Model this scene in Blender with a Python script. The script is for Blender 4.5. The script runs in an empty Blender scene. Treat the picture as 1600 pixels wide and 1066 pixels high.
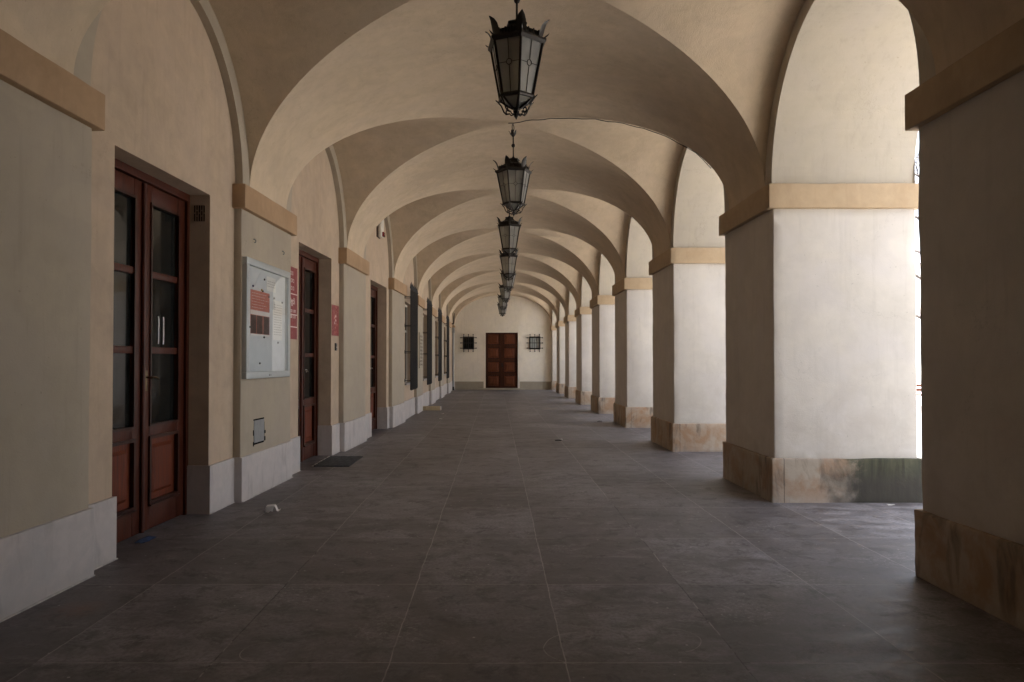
import bpy, bmesh, math, random
from mathutils import Vector, Matrix
random.seed(7)
R = math.radians
sc = bpy.context.scene
# ---------------------------------------------------------------- camera
EYE = 1.5
cam_d = bpy.data.cameras.new("camera"); cam = bpy.data.objects.new("camera", cam_d)
sc.collection.objects.link(cam); sc.camera = cam
cam.location = (0, 0, EYE); cam.rotation_euler = (R(90 + 0.9), 0, 0)
cam_d.sensor_width = 36; cam_d.lens = 36 * 1110 / 1600
cam_d.shift_x = 25 / 1600; cam_d.shift_y = 14.6 / 1600
cam_d.clip_start = 0.05; cam_d.clip_end = 2000
# ---------------------------------------------------------------- world, sun, exposure
SUN_EL, SUN_AZ = 70, 250          # azimuth measured clockwise from +Y (the corridor direction)
w = bpy.data.worlds.new("World"); sc.world = w; w.use_nodes = True
nt = w.node_tree; nt.nodes.clear()
sky = nt.nodes.new("ShaderNodeTexSky"); sky.sky_type = 'NISHITA'; sky.sun_disc = False
sky.sun_elevation = R(SUN_EL); sky.sun_rotation = R(SUN_AZ)
sky.air_density = 1.0; sky.dust_density = 6.0; sky.ozone_density = 1.0
hs = nt.nodes.new("ShaderNodeHueSaturation"); hs.inputs['Saturation'].default_value = 0.5
bg = nt.nodes.new("ShaderNodeBackground"); bg.inputs['Strength'].default_value = 0.15
wo = nt.nodes.new("ShaderNodeOutputWorld")
nt.links.new(sky.outputs[0], hs.inputs['Color']); nt.links.new(hs.outputs[0], bg.inputs[0]); nt.links.new(bg.outputs[0], wo.inputs[0])
sd = bpy.data.lights.new("sun", 'SUN'); sd.energy = 2.7; sd.angle = R(4); sd.color = (1.0, 0.975, 0.945)
so = bpy.data.objects.new("sun", sd); sc.collection.objects.link(so)
az, el = R(SUN_AZ), R(SUN_EL)
sdir = Vector((math.sin(az) * math.cos(el), math.cos(az) * math.cos(el), math.sin(el)))
so.rotation_euler = sdir.to_track_quat('Z', 'Y').to_euler(); so.location = (30, -20, 40)
sc.view_settings.view_transform = 'Standard'; sc.view_settings.look = 'None'
sc.view_settings.exposure = 2.75; sc.view_settings.gamma = 1; sc.view_settings.use_curve_mapping = False
sc.render.engine = 'CYCLES'
sc.cycles.max_bounces = 12; sc.cycles.diffuse_bounces = 8; sc.cycles.glossy_bounces = 4; sc.cycles.transparent_max_bounces = 12

# ---------------------------------------------------------------- node helpers
class N:
    def __init__(s, name):
        s.m = bpy.data.materials.new(name); s.m.use_nodes = True; s.t = s.m.node_tree; s.t.nodes.clear()
        s.out = s.t.nodes.new("ShaderNodeOutputMaterial"); s.p = s.t.nodes.new("ShaderNodeBsdfPrincipled")
        s.t.links.new(s.p.outputs[0], s.out.inputs[0]); s._pos = None
    def put(s, sock, v):
        if v is None: return
        if hasattr(v, 'is_output') or isinstance(v, bpy.types.NodeSocket): s.t.links.new(v, sock)
        else:
            if isinstance(v, (tuple, list)) and len(v) == 3 and sock.type == 'RGBA': v = (*v, 1)
            sock.default_value = v
    def pos(s):
        if not s._pos: s._pos = s.t.nodes.new("ShaderNodeNewGeometry").outputs['Position']
        return s._pos
    def obj(s): return s.t.nodes.new("ShaderNodeTexCoord").outputs['Object']
    def math(s, op, a, b=None, c=None, clamp=False):
        n = s.t.nodes.new("ShaderNodeMath"); n.operation = op; n.use_clamp = clamp
        s.put(n.inputs[0], a); s.put(n.inputs[1], b); s.put(n.inputs[2], c); return n.outputs[0]
    def sep(s, v):
        n = s.t.nodes.new("ShaderNodeSeparateXYZ"); s.put(n.inputs[0], v); return n.outputs
    def comb(s, x, y, z):
        n = s.t.nodes.new("ShaderNodeCombineXYZ"); s.put(n.inputs[0], x); s.put(n.inputs[1], y); s.put(n.inputs[2], z); return n.outputs[0]
    def scale(s, v, k):
        n = s.t.nodes.new("ShaderNodeVectorMath"); n.operation = 'MULTIPLY'; s.put(n.inputs[0], v); n.inputs[1].default_value = k; return n.outputs[0]
    def noise(s, v, sc_=1.0, det=4, rough=0.55, dist=0.0):
        n = s.t.nodes.new("ShaderNodeTexNoise"); s.put(n.inputs['Vector'], v)
        n.inputs['Scale'].default_value = sc_; n.inputs['Detail'].default_value = det
        n.inputs['Roughness'].default_value = rough; n.inputs['Distortion'].default_value = dist; return n.outputs['Fac']
    def mrange(s, v, a, b, c=0.0, d=1.0, smooth=False):
        n = s.t.nodes.new("ShaderNodeMapRange"); s.put(n.inputs[0], v)
        if smooth: n.interpolation_type = 'SMOOTHSTEP'
        for i, k in zip((1, 2, 3, 4), (a, b, c, d)): n.inputs[i].default_value = k
        return n.outputs[0]
    def mix(s, f, a, b, mode='MIX'):
        n = s.t.nodes.new("ShaderNodeMix"); n.data_type = 'RGBA'; n.blend_type = mode
        s.put(n.inputs[0], f); s.put(n.inputs[6], a); s.put(n.inputs[7], b); return n.outputs[2]
    def bump(s, h, st=0.3, d=0.01, nrm=None):
        n = s.t.nodes.new("ShaderNodeBump"); n.inputs['Strength'].default_value = st; n.inputs['Distance'].default_value = d
        s.put(n.inputs['Height'], h); s.put(n.inputs['Normal'], nrm); return n.outputs[0]
    def fin(s, col, rough=0.8, nrm=None, metal=0.0, spec=None):
        s.put(s.p.inputs['Base Color'], col); s.put(s.p.inputs['Roughness'], rough); s.put(s.p.inputs['Metallic'], metal)
        if nrm is not None: s.put(s.p.inputs['Normal'], nrm)
        if spec is not None: s.p.inputs['Specular IOR Level'].default_value = spec
        return s.m

def mul(c, k): return tuple(x * k for x in c)

def plaster(name, base, stain=None, grime_z=None, var=0.12, bump=0.35):
    n = N(name); P = n.pos()
    a = n.noise(P, 0.9, 6, 0.6, 0.6); b = n.noise(P, 5.5, 5, 0.6, 0.3); c = n.noise(P, 90, 3, 0.6)
    f = n.mrange(n.math('ADD', n.math('MULTIPLY', a, 0.55), n.math('MULTIPLY', b, 0.45)), 0.39, 0.62)
    col = n.mix(f, mul(base, 1 - var), mul(base, 1 + var * 0.6))
    hue = n.mrange(n.noise(P, 1.7, 3, 0.5, 1.0), 0.4, 0.66)
    col = n.mix(n.math('MULTIPLY', hue, 0.35), col, (base[0] * 0.97, base[1] * 0.98, base[2] * 1.08))
    # fine vertical brush / weathering streaks
    st = n.noise(n.scale(P, (9, 9, 0.7)), 1.6, 4, 0.6)
    col = n.mix(n.mrange(st, 0.55, 0.72, 0, 0.3), col, mul(base, 0.74))
    if stain is not None:
        s1 = n.mrange(n.noise(P, 1.5, 7, 0.68, 0.9), 0.53, 0.72, 0, 0.3)
        col = n.mix(s1, col, stain)
    if grime_z is not None:
        z = n.sep(P)[2]
        zz = n.mrange(n.math('ADD', z, n.math('MULTIPLY', n.noise(P, 2.6, 6, 0.65), -1.3)), grime_z - 1.15, grime_z - 0.15, 1, 0, True)
        g = n.math('MULTIPLY', zz, n.mrange(n.noise(P, 3.3, 6, 0.7, 0.5), 0.36, 0.62), clamp=True)
        col = n.mix(n.math('MULTIPLY', g, 0.6), col, stain or mul(base, 0.5))
    dots = n.mrange(n.noise(P, 34, 2, 0.5), 0.73, 0.77, 0, 0.5)
    col = n.mix(dots, col, mul(base, 0.55))
    vo = n.t.nodes.new("ShaderNodeTexVoronoi"); vo.feature = 'DISTANCE_TO_EDGE'; vo.inputs['Scale'].default_value = 0.85
    nv = n.t.nodes.new("ShaderNodeVectorMath"); nv.operation = 'ADD'; n.put(nv.inputs[0], P)
    n.put(nv.inputs[1], n.comb(n.math('MULTIPLY', n.noise(P, 3, 5, 0.7), 0.5), n.math('MULTIPLY', n.noise(P, 4, 5, 0.7), 0.5), n.math('MULTIPLY', n.noise(P, 5, 5, 0.7), 0.5)))
    n.put(vo.inputs['Vector'], nv.outputs[0])
    ck = n.math('MULTIPLY', n.mrange(vo.outputs['Distance'], 0.0, 0.004, 1, 0), n.mrange(n.noise(P, 0.8, 3), 0.5, 0.6))
    col = n.mix(n.math('MULTIPLY', ck, 0.45), col, mul(base, 0.5))
    pt = n.mrange(n.noise(n.scale(P, (1, 1, 1.4)), 0.75, 2, 0.4, 0.2), 0.565, 0.58, 0, 0.16)
    col = n.mix(pt, col, mul(base, 1.18))
    h = n.math('ADD', n.math('MULTIPLY', c, 0.35), n.math('ADD', n.math('MULTIPLY', b, 0.9), n.math('MULTIPLY', a, 1.2)))
    return n.fin(col, n.mrange(b, 0.3, 0.7, 0.82, 0.95), n.bump(h, bump, 0.012), spec=0.25)

def stone(name, base, c2, c3, var=1.0, algae=False, rough=0.8, joints=None):
    n = N(name); P = n.pos()
    a = n.noise(P, 2.2, 7, 0.66, 0.7); b = n.noise(P, 11, 6, 0.65, 0.2); d = n.noise(n.scale(P, (3, 3, 0.8)), 2.1, 5, 0.6, 0.6)
    col = n.mix(n.mrange(a, 0.46, 0.6), base, c2)
    col = n.mix(n.mrange(d, 0.52, 0.64, 0, 0.75 * var), col, c3)
    col = n.mix(n.mrange(b, 0.35, 0.7, 0, 0.35), col, mul(base, 0.72))
    z = n.sep(P)
    foot = n.mrange(n.math('ADD', z[2], n.math('MULTIPLY', b, 0.25)), 0.1, 0.26, 1, 0)
    col = n.mix(n.math('MULTIPLY', foot, 0.5 * var), col, (0.46, 0.41, 0.35))
    h = n.math('ADD', a, n.math('MULTIPLY', b, 0.6))
    if joints:
        jm = None
        for ax, v in joints:
            q = n.math('COMPARE', n.math('ADD', z[ax], n.math('MULTIPLY', n.noise(P, 6, 3), 0.012)), v + 0.006, 0.0035)
            jm = q if jm is None else n.math('MAXIMUM', jm, q)
        col = n.mix(n.math('MULTIPLY', jm, 0.8), col, mul(c3, 0.6))
        h = n.math('SUBTRACT', h, n.math('MULTIPLY', jm, 1.5))
    if algae:
        m = n.mrange(n.math('ADD', z[0], n.math('MULTIPLY', n.noise(P, 3.6, 6, 0.7, 0.6), 0.9)), 4.05, 4.35, 0, 1, True)
        streak = n.noise(n.scale(P, (12, 12, 1.3)), 1.7, 5, 0.65)
        col = n.mix(n.math('MULTIPLY', m, 0.94), col, n.mix(n.mrange(streak, 0.35, 0.72), (0.028, 0.033, 0.018), (0.085, 0.088, 0.05)))
        dk = n.math('MULTIPLY', n.mrange(n.math('ADD', z[0], n.math('MULTIPLY', n.noise(P, 4.4, 5), 0.9)), 3.85, 4.25, 0, 1, True), n.mrange(z[2], 0.46, 0.16, 0, 0.8, True))
        col = n.mix(dk, col, (0.05, 0.042, 0.035))
    return n.fin(col, rough, n.bump(h, 0.5, 0.012), spec=0.3)

def simple(name, col, rough=0.5, metal=0.0, var=0.18, sc_=6, bmp=0.15, spec=None, coord='pos'):
    n = N(name); P = n.pos() if coord == 'pos' else n.obj()
    a = n.noise(P, sc_, 5, 0.6, 0.3)
    c = n.mix(n.mrange(a, 0.3, 0.7), mul(col, 1 - var), mul(col, 1 + var))
    return n.fin(c, n.mrange(n.noise(P, sc_ * 3, 3), 0.3, 0.7, max(0, rough - 0.08), min(1, rough + 0.1)), n.bump(a, bmp, 0.004), metal, spec)

def wood(name, dark, light, rough=0.38, k=1.0):
    n = N(name); P = n.obj()
    g = n.noise(n.scale(P, (14, 14, 0.9)), 2.2, 6, 0.62, 0.9)
    f = n.noise(n.scale(P, (60, 60, 2.0)), 2.0, 3, 0.5)
    c = n.mix(n.mrange(g, 0.3, 0.68), dark, light)
    c = n.mix(n.mrange(f, 0.45, 0.8, 0, 0.5), c, mul(dark, 0.55))
    wear = n.mrange(n.noise(P, 2.4, 6, 0.7), 0.58, 0.75, 0, 0.35)
    c = n.mix(wear, c, mul(light, 1.3))
    return n.fin(c, n.mrange(g, 0.2, 0.8, rough - 0.08, rough + 0.16), n.bump(n.math('ADD', g, f), 0.22, 0.003), spec=0.22)

def floor_mat():
    n = N("floor_slate"); P = n.pos(); s = n.sep(P)
    wob = n.math('ADD', n.math('MULTIPLY', n.math('SUBTRACT', n.noise(P, 1.3, 3), 0.5), 0.03), n.math('MULTIPLY', n.math('SUBTRACT', n.noise(P, 14, 3), 0.5), 0.012))
    fx = n.math('DIVIDE', n.math('ADD', n.math('ADD', s[0], 0.534 + 8.8), wob), 0.88)
    fy = n.math('DIVIDE', n.math('ADD', n.math('ADD', s[1], -3.56 + 12.5), wob), 1.25)
    cx, cy = n.math('FLOOR', fx), n.math('FLOOR', fy)
    tx, ty = n.math('FRACT', fx), n.math('FRACT', fy)
    dx = n.math('MULTIPLY', n.math('MINIMUM', tx, n.math('SUBTRACT', 1.0, tx)), 0.88)
    dy = n.math('MULTIPLY', n.math('MINIMUM', ty, n.math('SUBTRACT', 1.0, ty)), 1.25)
    lx = n.mrange(dx, 0.0024, 0.0048, 0.8, 0); ly = n.mrange(dy, 0.0026, 0.005, 0.75, 0)
    line = n.math('MAXIMUM', lx, ly)
    wn = n.t.nodes.new("ShaderNodeTexWhiteNoise"); wn.noise_dimensions = '3D'; n.put(wn.inputs[0], n.comb(cx, cy, 3.0))
    tint = wn.outputs['Value']
    big = n.noise(P, 0.7, 6, 0.65, 0.5); mid = n.noise(n.scale(P, (1.0, 1.6, 1)), 3.1, 8, 0.7, 0.6); fine = n.noise(P, 40, 4, 0.65)
    streak = n.noise(n.scale(P, (1.0, 2.0, 1)), 2.4, 9, 0.74, 0.5)
    A, B = (0.085, 0.076, 0.078), (0.30, 0.28, 0.288)
    c = n.mix(n.mrange(n.math('ADD', n.math('MULTIPLY', big, 0.4), n.math('MULTIPLY', mid, 0.6)), 0.41, 0.60), A, B)
    c = n.mix(n.mrange(tint, 0, 1, 0, 0.75), c, (0.11, 0.096, 0.095))
    c = n.mix(n.mrange(streak, 0.53, 0.68, 0, 0.55), c, (0.3, 0.275, 0.272))
    c = n.mix(n.mrange(streak, 0.46, 0.34, 0, 0.6), c, (0.078, 0.066, 0.065))
    c = n.mix(n.mrange(fine, 0.45, 0.6, 0, 0.4), c, (0.085, 0.073, 0.07))
    # pale scuffs and spots, dark gum spots
    sp = n.math('MULTIPLY', n.mrange(n.noise(P, 21, 5, 0.8), 0.62, 0.68), n.mrange(n.noise(P, 1.1, 4), 0.48, 0.58))
    c = n.mix(n.math('MULTIPLY', sp, 0.6), c, (0.34, 0.32, 0.3))
    vo = n.t.nodes.new("ShaderNodeTexVoronoi"); vo.inputs['Scale'].default_value = 3.2; n.put(vo.inputs['Vector'], n.scale(P, (1, 0.9, 1)))
    gum = n.mrange(n.math('ADD', vo.outputs['Distance'], n.math('MULTIPLY', mid, 0.05)), 0.062, 0.085, 0.62, 0)
    c = n.mix(gum, c, (0.03, 0.026, 0.025))
    vo2 = n.t.nodes.new("ShaderNodeTexVoronoi"); vo2.inputs['Scale'].default_value = 7.3; n.put(vo2.inputs['Vector'], P)
    c = n.mix(n.mrange(vo2.outputs['Distance'], 0.04, 0.065, 0.85, 0), c, (0.42, 0.4, 0.38))
    # old scuffs: pale patch, two scratch arcs, a rust spot
    def blob(x, y, rad): 
        dx_, dy_ = n.math('SUBTRACT', s[0], x), n.math('SUBTRACT', s[1], y)
        return n.math('SQRT', n.math('ADD', n.math('MULTIPLY', dx_, dx_), n.math('MULTIPLY', dy_, dy_)))
    rough_n = n.noise(P, 28, 5, 0.8); soft_n = n.noise(P, 5, 5, 0.7)
    for x_, y_, rad in ((0.52, 5.72, 0.2), (-1.3, 4.6, 0.35), (-0.2, 5.0, 0.3), (1.5, 4.3, 0.3), (2.1, 4.9, 0.35), (0.6, 9.0, 0.5), (1.6, 10.5, 0.6), (-1.5, 8.5, 0.4), (2.9, 5.35, 0.22), (3.15, 5.5, 0.2), (0.05, 7.4, 0.22), (1.7, 7.6, 0.25), (-0.6, 4.0, 0.3), (2.4, 6.5, 0.4)):
        bl = n.math('MULTIPLY', n.mrange(blob(x_, y_, rad), rad * 0.4, rad, 1, 0), n.mrange(rough_n, 0.53, 0.62))
        c = n.mix(n.math('MULTIPLY', bl, 0.55), c, (0.4, 0.385, 0.37))
    for x_, y_, rad, ang in ((0.93, 3.86, 0.17, 1), (0.46, 3.75, 0.21, -1), (-1.2, 3.7, 0.12, -1)):
        ring = n.math('COMPARE', n.math('ADD', blob(x_, y_, rad), n.math('MULTIPLY', n.noise(P, 3, 2), 0.05)), rad + 0.025, 0.0028)
        side = n.math('GREATER_THAN', n.math('MULTIPLY', n.math('SUBTRACT', s[0], x_), float(ang)), 0.01)
        c = n.mix(n.math('MULTIPLY', n.math('MULTIPLY', ring, side), n.mrange(soft_n, 0.35, 0.55, 0.1, 0.7)), c, (0.34, 0.32, 0.3))
    rust = n.math('MULTIPLY', n.mrange(blob(-2.55, 4.3, 0.2), 0.03, 0.2, 1, 0), n.mrange(soft_n, 0.4, 0.6))
    c = n.mix(n.math('MULTIPLY', rust, 0.6), c, (0.2, 0.085, 0.04))
    dirt = n.mrange(n.noise(P, 4.5, 9, 0.8, 0.4), 0.52, 0.60, 0, 0.62)
    c = n.mix(dirt, c, (0.05, 0.043, 0.042))
    # joints: mostly pale dusty mortar, here and there open and dark
    br = n.noise(P, 2.3, 5, 0.7)
    crk = n.math('MULTIPLY', n.math('COMPARE', n.math('ADD', s[0], wob), 1.226, 0.04), n.mrange(s[1], 7.6, 7.9, 1, 0))
    crk2 = n.math('MULTIPLY', n.math('COMPARE', n.math('ADD', s[0], wob), -1.414, 0.04), n.mrange(s[1], 5.6, 5.7, 1, 0))
    brk = n.math('MAXIMUM', n.mrange(br, 0.40, 0.33), n.math('MULTIPLY', n.math('MAXIMUM', crk, crk2), n.mrange(br, 0.56, 0.5)))
    lc = n.mix(brk, (0.36, 0.33, 0.31), (0.012, 0.01, 0.01))
    c = n.mix(n.math('MULTIPLY', line, n.mrange(n.noise(P, 5, 5, 0.7), 0.38, 0.54, 0.45, 1.0)), c, lc)
    h = n.math('ADD', n.math('MULTIPLY', mid, 0.7), n.math('MULTIPLY', fine, 0.18))
    h = n.math('SUBTRACT', n.math('ADD', h, n.math('MULTIPLY', tint, 0.25)), n.math('MULTIPLY', line, 0.5))
    return n.fin(c, n.mrange(mid, 0.35, 0.65, 0.42, 0.64), n.bump(h, 0.35, 0.004), spec=0.5)

def glass_mix(name, tint, rough, tfac, ior=1.5):
    n = N(name); n.t.nodes.remove(n.p)
    tr = n.t.nodes.new("ShaderNodeBsdfTransparent"); tr.inputs[0].default_value = (*tint, 1)
    gl = n.t.nodes.new("ShaderNodeBsdfGlossy"); gl.inputs['Roughness'].default_value = rough; gl.inputs[0].default_value = (1, 1, 1, 1)
    df = n.t.nodes.new("ShaderNodeBsdfDiffuse"); df.inputs[0].default_value = (0.55, 0.54, 0.5, 1)
    fr = n.t.nodes.new("ShaderNodeFresnel"); fr.inputs[0].default_value = ior
    nz = n.noise(n.obj(), 2.5, 3)
    m1 = n.t.nodes.new("ShaderNodeMixShader"); n.put(m1.inputs[0], n.mrange(nz, 0.3, 0.7, tfac * 0.8, min(1, tfac * 1.2))); n.t.links.new(tr.outputs[0], m1.inputs[1]); n.t.links.new(df.outputs[0], m1.inputs[2])
    m2 = n.t.nodes.new("ShaderNodeMixShader"); n.t.links.new(fr.outputs[0], m2.inputs[0]); n.t.links.new(m1.outputs[0], m2.inputs[1]); n.t.links.new(gl.outputs[0], m2.inputs[2])
    n.t.links.new(m2.outputs[0], n.out.inputs[0]); return n.m

CREAM = (0.505, 0.395, 0.285)
M = {}
M['wall'] = plaster("wall_plaster", CREAM, var=0.15)
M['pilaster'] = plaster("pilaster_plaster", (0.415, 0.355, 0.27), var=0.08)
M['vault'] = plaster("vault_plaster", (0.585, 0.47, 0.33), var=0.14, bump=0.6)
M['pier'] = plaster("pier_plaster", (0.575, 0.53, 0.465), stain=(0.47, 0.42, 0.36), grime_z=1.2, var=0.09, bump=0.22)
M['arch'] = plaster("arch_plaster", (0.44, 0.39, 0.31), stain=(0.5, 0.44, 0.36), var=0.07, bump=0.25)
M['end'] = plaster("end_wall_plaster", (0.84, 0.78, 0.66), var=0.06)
M['outside'] = plaster("outside_plaster", (0.6, 0.53, 0.42))
M['cap'] = stone("capital_sandstone", (0.47, 0.35, 0.22), (0.44, 0.32, 0.195), (0.36, 0.25, 0.15), 0.4)
M['cap_left_shaded'] = stone("shaded_capital_sandstone", (0.43, 0.285, 0.165), (0.39, 0.255, 0.145), (0.31, 0.2, 0.115), 0.4)  # same stone as the right capitals, left side's shade mixed into the colour
M['plinth_left'] = stone("pale_plinth_stone", (0.56, 0.51, 0.48), (0.49, 0.46, 0.44), (0.35, 0.315, 0.29), 0.6)
M['plinth_right'] = stone("plinth_sandstone", (0.42, 0.335, 0.25), (0.35, 0.215, 0.125), (0.11, 0.085, 0.062), 1.0, joints=[(0, 3.06), (0, 3.86), (1, 3.9)])
M['plinth_algae'] = stone("plinth_sandstone_algae", (0.40, 0.335, 0.26), (0.34, 0.225, 0.145), (0.11, 0.088, 0.07), 1.0, algae=True, joints=[(0, 3.06), (0, 3.86)])
M['end_plinth'] = stone("end_plinth_stone", (0.42, 0.375, 0.29), (0.4, 0.35, 0.27), (0.33, 0.29, 0.22), 0.4)
M['floor'] = floor_mat()
M['ground'] = stone("plaza_paving", (0.62, 0.6, 0.57), (0.58, 0.56, 0.53), (0.54, 0.52, 0.5), 0.5)
M['wood'] = wood("door_wood", (0.042, 0.0105, 0.005), (0.10, 0.024, 0.011))
M['wood_panel'] = wood("door_panel_wood", (0.08, 0.017, 0.007), (0.19, 0.042, 0.015))
M['moulding'] = wood("moulding_wood", (0.025, 0.008, 0.005), (0.055, 0.018, 0.011), 0.3)
M['wood_far'] = wood("far_door_wood", (0.045, 0.015, 0.0075), (0.095, 0.032, 0.014), 0.5)
M['wood_far_panel'] = wood("far_door_panel_wood", (0.085, 0.026, 0.01), (0.17, 0.052, 0.02), 0.5)
M['dark_glass'] = simple("dark_door_glass", (0.012, 0.013, 0.012), 0.06, var=0.3, sc_=1.5, bmp=0.02, spec=0.38)
M['iron'] = simple("wrought_iron", (0.018, 0.015, 0.013), 0.5, 0.3, sc_=30)
M['lantern_iron'] = simple("lantern_iron", (0.022, 0.017, 0.013), 0.42, 0.5, sc_=40, coord='obj')
M['grille_iron'] = simple("grille_iron", (0.03, 0.03, 0.032), 0.6, 0.2, sc_=30)
M['lantern_glass'] = glass_mix("lantern_glass", (0.66, 0.68, 0.63), 0.3, 0.4)
M['clear_glass'] = glass_mix("board_glass", (0.93, 0.95, 0.94), 0.02, 0.02, 1.55)
M['alu'] = simple("board_aluminium", (0.42, 0.45, 0.45), 0.4, 0.3, 0.05, 12, 0.05)
M['board_back'] = simple("board_backing", (0.6, 0.61, 0.62), 0.8, 0, 0.05)
M['red'] = simple("red_print", (0.23, 0.010, 0.014), 0.45, 0, 0.15, 5, 0.03)
M['red_pale'] = simple("pale_red_print", (0.5, 0.16, 0.12), 0.5, 0, 0.2, 9, 0.03)
M['dark_print'] = simple("dark_print", (0.07, 0.035, 0.03), 0.5, 0, 0.6, 16, 0.03)
M['paper'] = simple("white_paper", (0.72, 0.7, 0.66), 0.7, 0, 0.05, 9, 0.05)
M['print_white'] = simple("white_print", (0.72, 0.6, 0.56), 0.5, 0, 0.1)
M['print_pale'] = simple("pale_mortar", (0.5, 0.46, 0.43), 0.9, 0, 0.3, 12, 0.2)
M['print_grey'] = simple("grey_print", (0.36, 0.32, 0.3), 0.6, 0, 0.1)
M['white_plastic'] = simple("white_plastic", (0.7, 0.66, 0.58), 0.4, 0, 0.05)
M['red_lens'] = simple("red_lens", (0.18, 0.008, 0.012), 0.2)
M['slot'] = simple("dark_slot", (0.004, 0.003, 0.003), 0.95, spec=0.05)
M['white_enamel'] = simple("white_enamel", (0.8, 0.8, 0.78), 0.3)
M['black'] = simple("black_plastic", (0.02, 0.02, 0.02), 0.4)
M['steel'] = simple("grey_steel", (0.3, 0.31, 0.31), 0.4, 0.4, 0.1)
M['bright_metal'] = simple("bright_metal", (0.75, 0.74, 0.7), 0.28, 0.7, 0.1)
M['brass'] = simple("dark_brass", (0.16, 0.11, 0.06), 0.35, 0.8)
M['mat'] = simple("doormat_rubber", (0.055, 0.06, 0.062), 0.85, 0, 0.5, 30, 0.6)
M['rag'] = simple("blue_cloth", (0.025, 0.05, 0.12), 0.9, 0, 0.35, 20, 0.5)
M['plank'] = wood("plank_wood", (0.42, 0.33, 0.19), (0.58, 0.47, 0.3), 0.7)
M['plank_end'] = simple("plank_end", (0.72, 0.68, 0.62), 0.8)
M['purple'] = simple("purple_pin", (0.05, 0.03, 0.12), 0.4)
M['yellow'] = simple("yellow_pin", (0.45, 0.36, 0.05), 0.4)
M['window_glass_pale'] = simple("pale_window_glass", (0.55, 0.6, 0.57), 0.12, 0, 0.25, 4, 0.02)
M['curtain'] = simple("window_blind", (0.5, 0.5, 0.47), 0.8)
M['facade'] = plaster("opposite_facade_plaster", (0.45, 0.44, 0.43))
M['roof_tile'] = simple("roof_sheet", (0.2, 0.2, 0.23), 0.6)
M['bark'] = simple("bark", (0.06, 0.05, 0.045), 0.9, 0, 0.4, 14, 0.8)
M['twig'] = simple("twig", (0.07, 0.06, 0.055), 0.9)
M['hedge'] = simple("leaf", (0.05, 0.075, 0.03), 0.7, 0, 0.5, 12)

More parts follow.
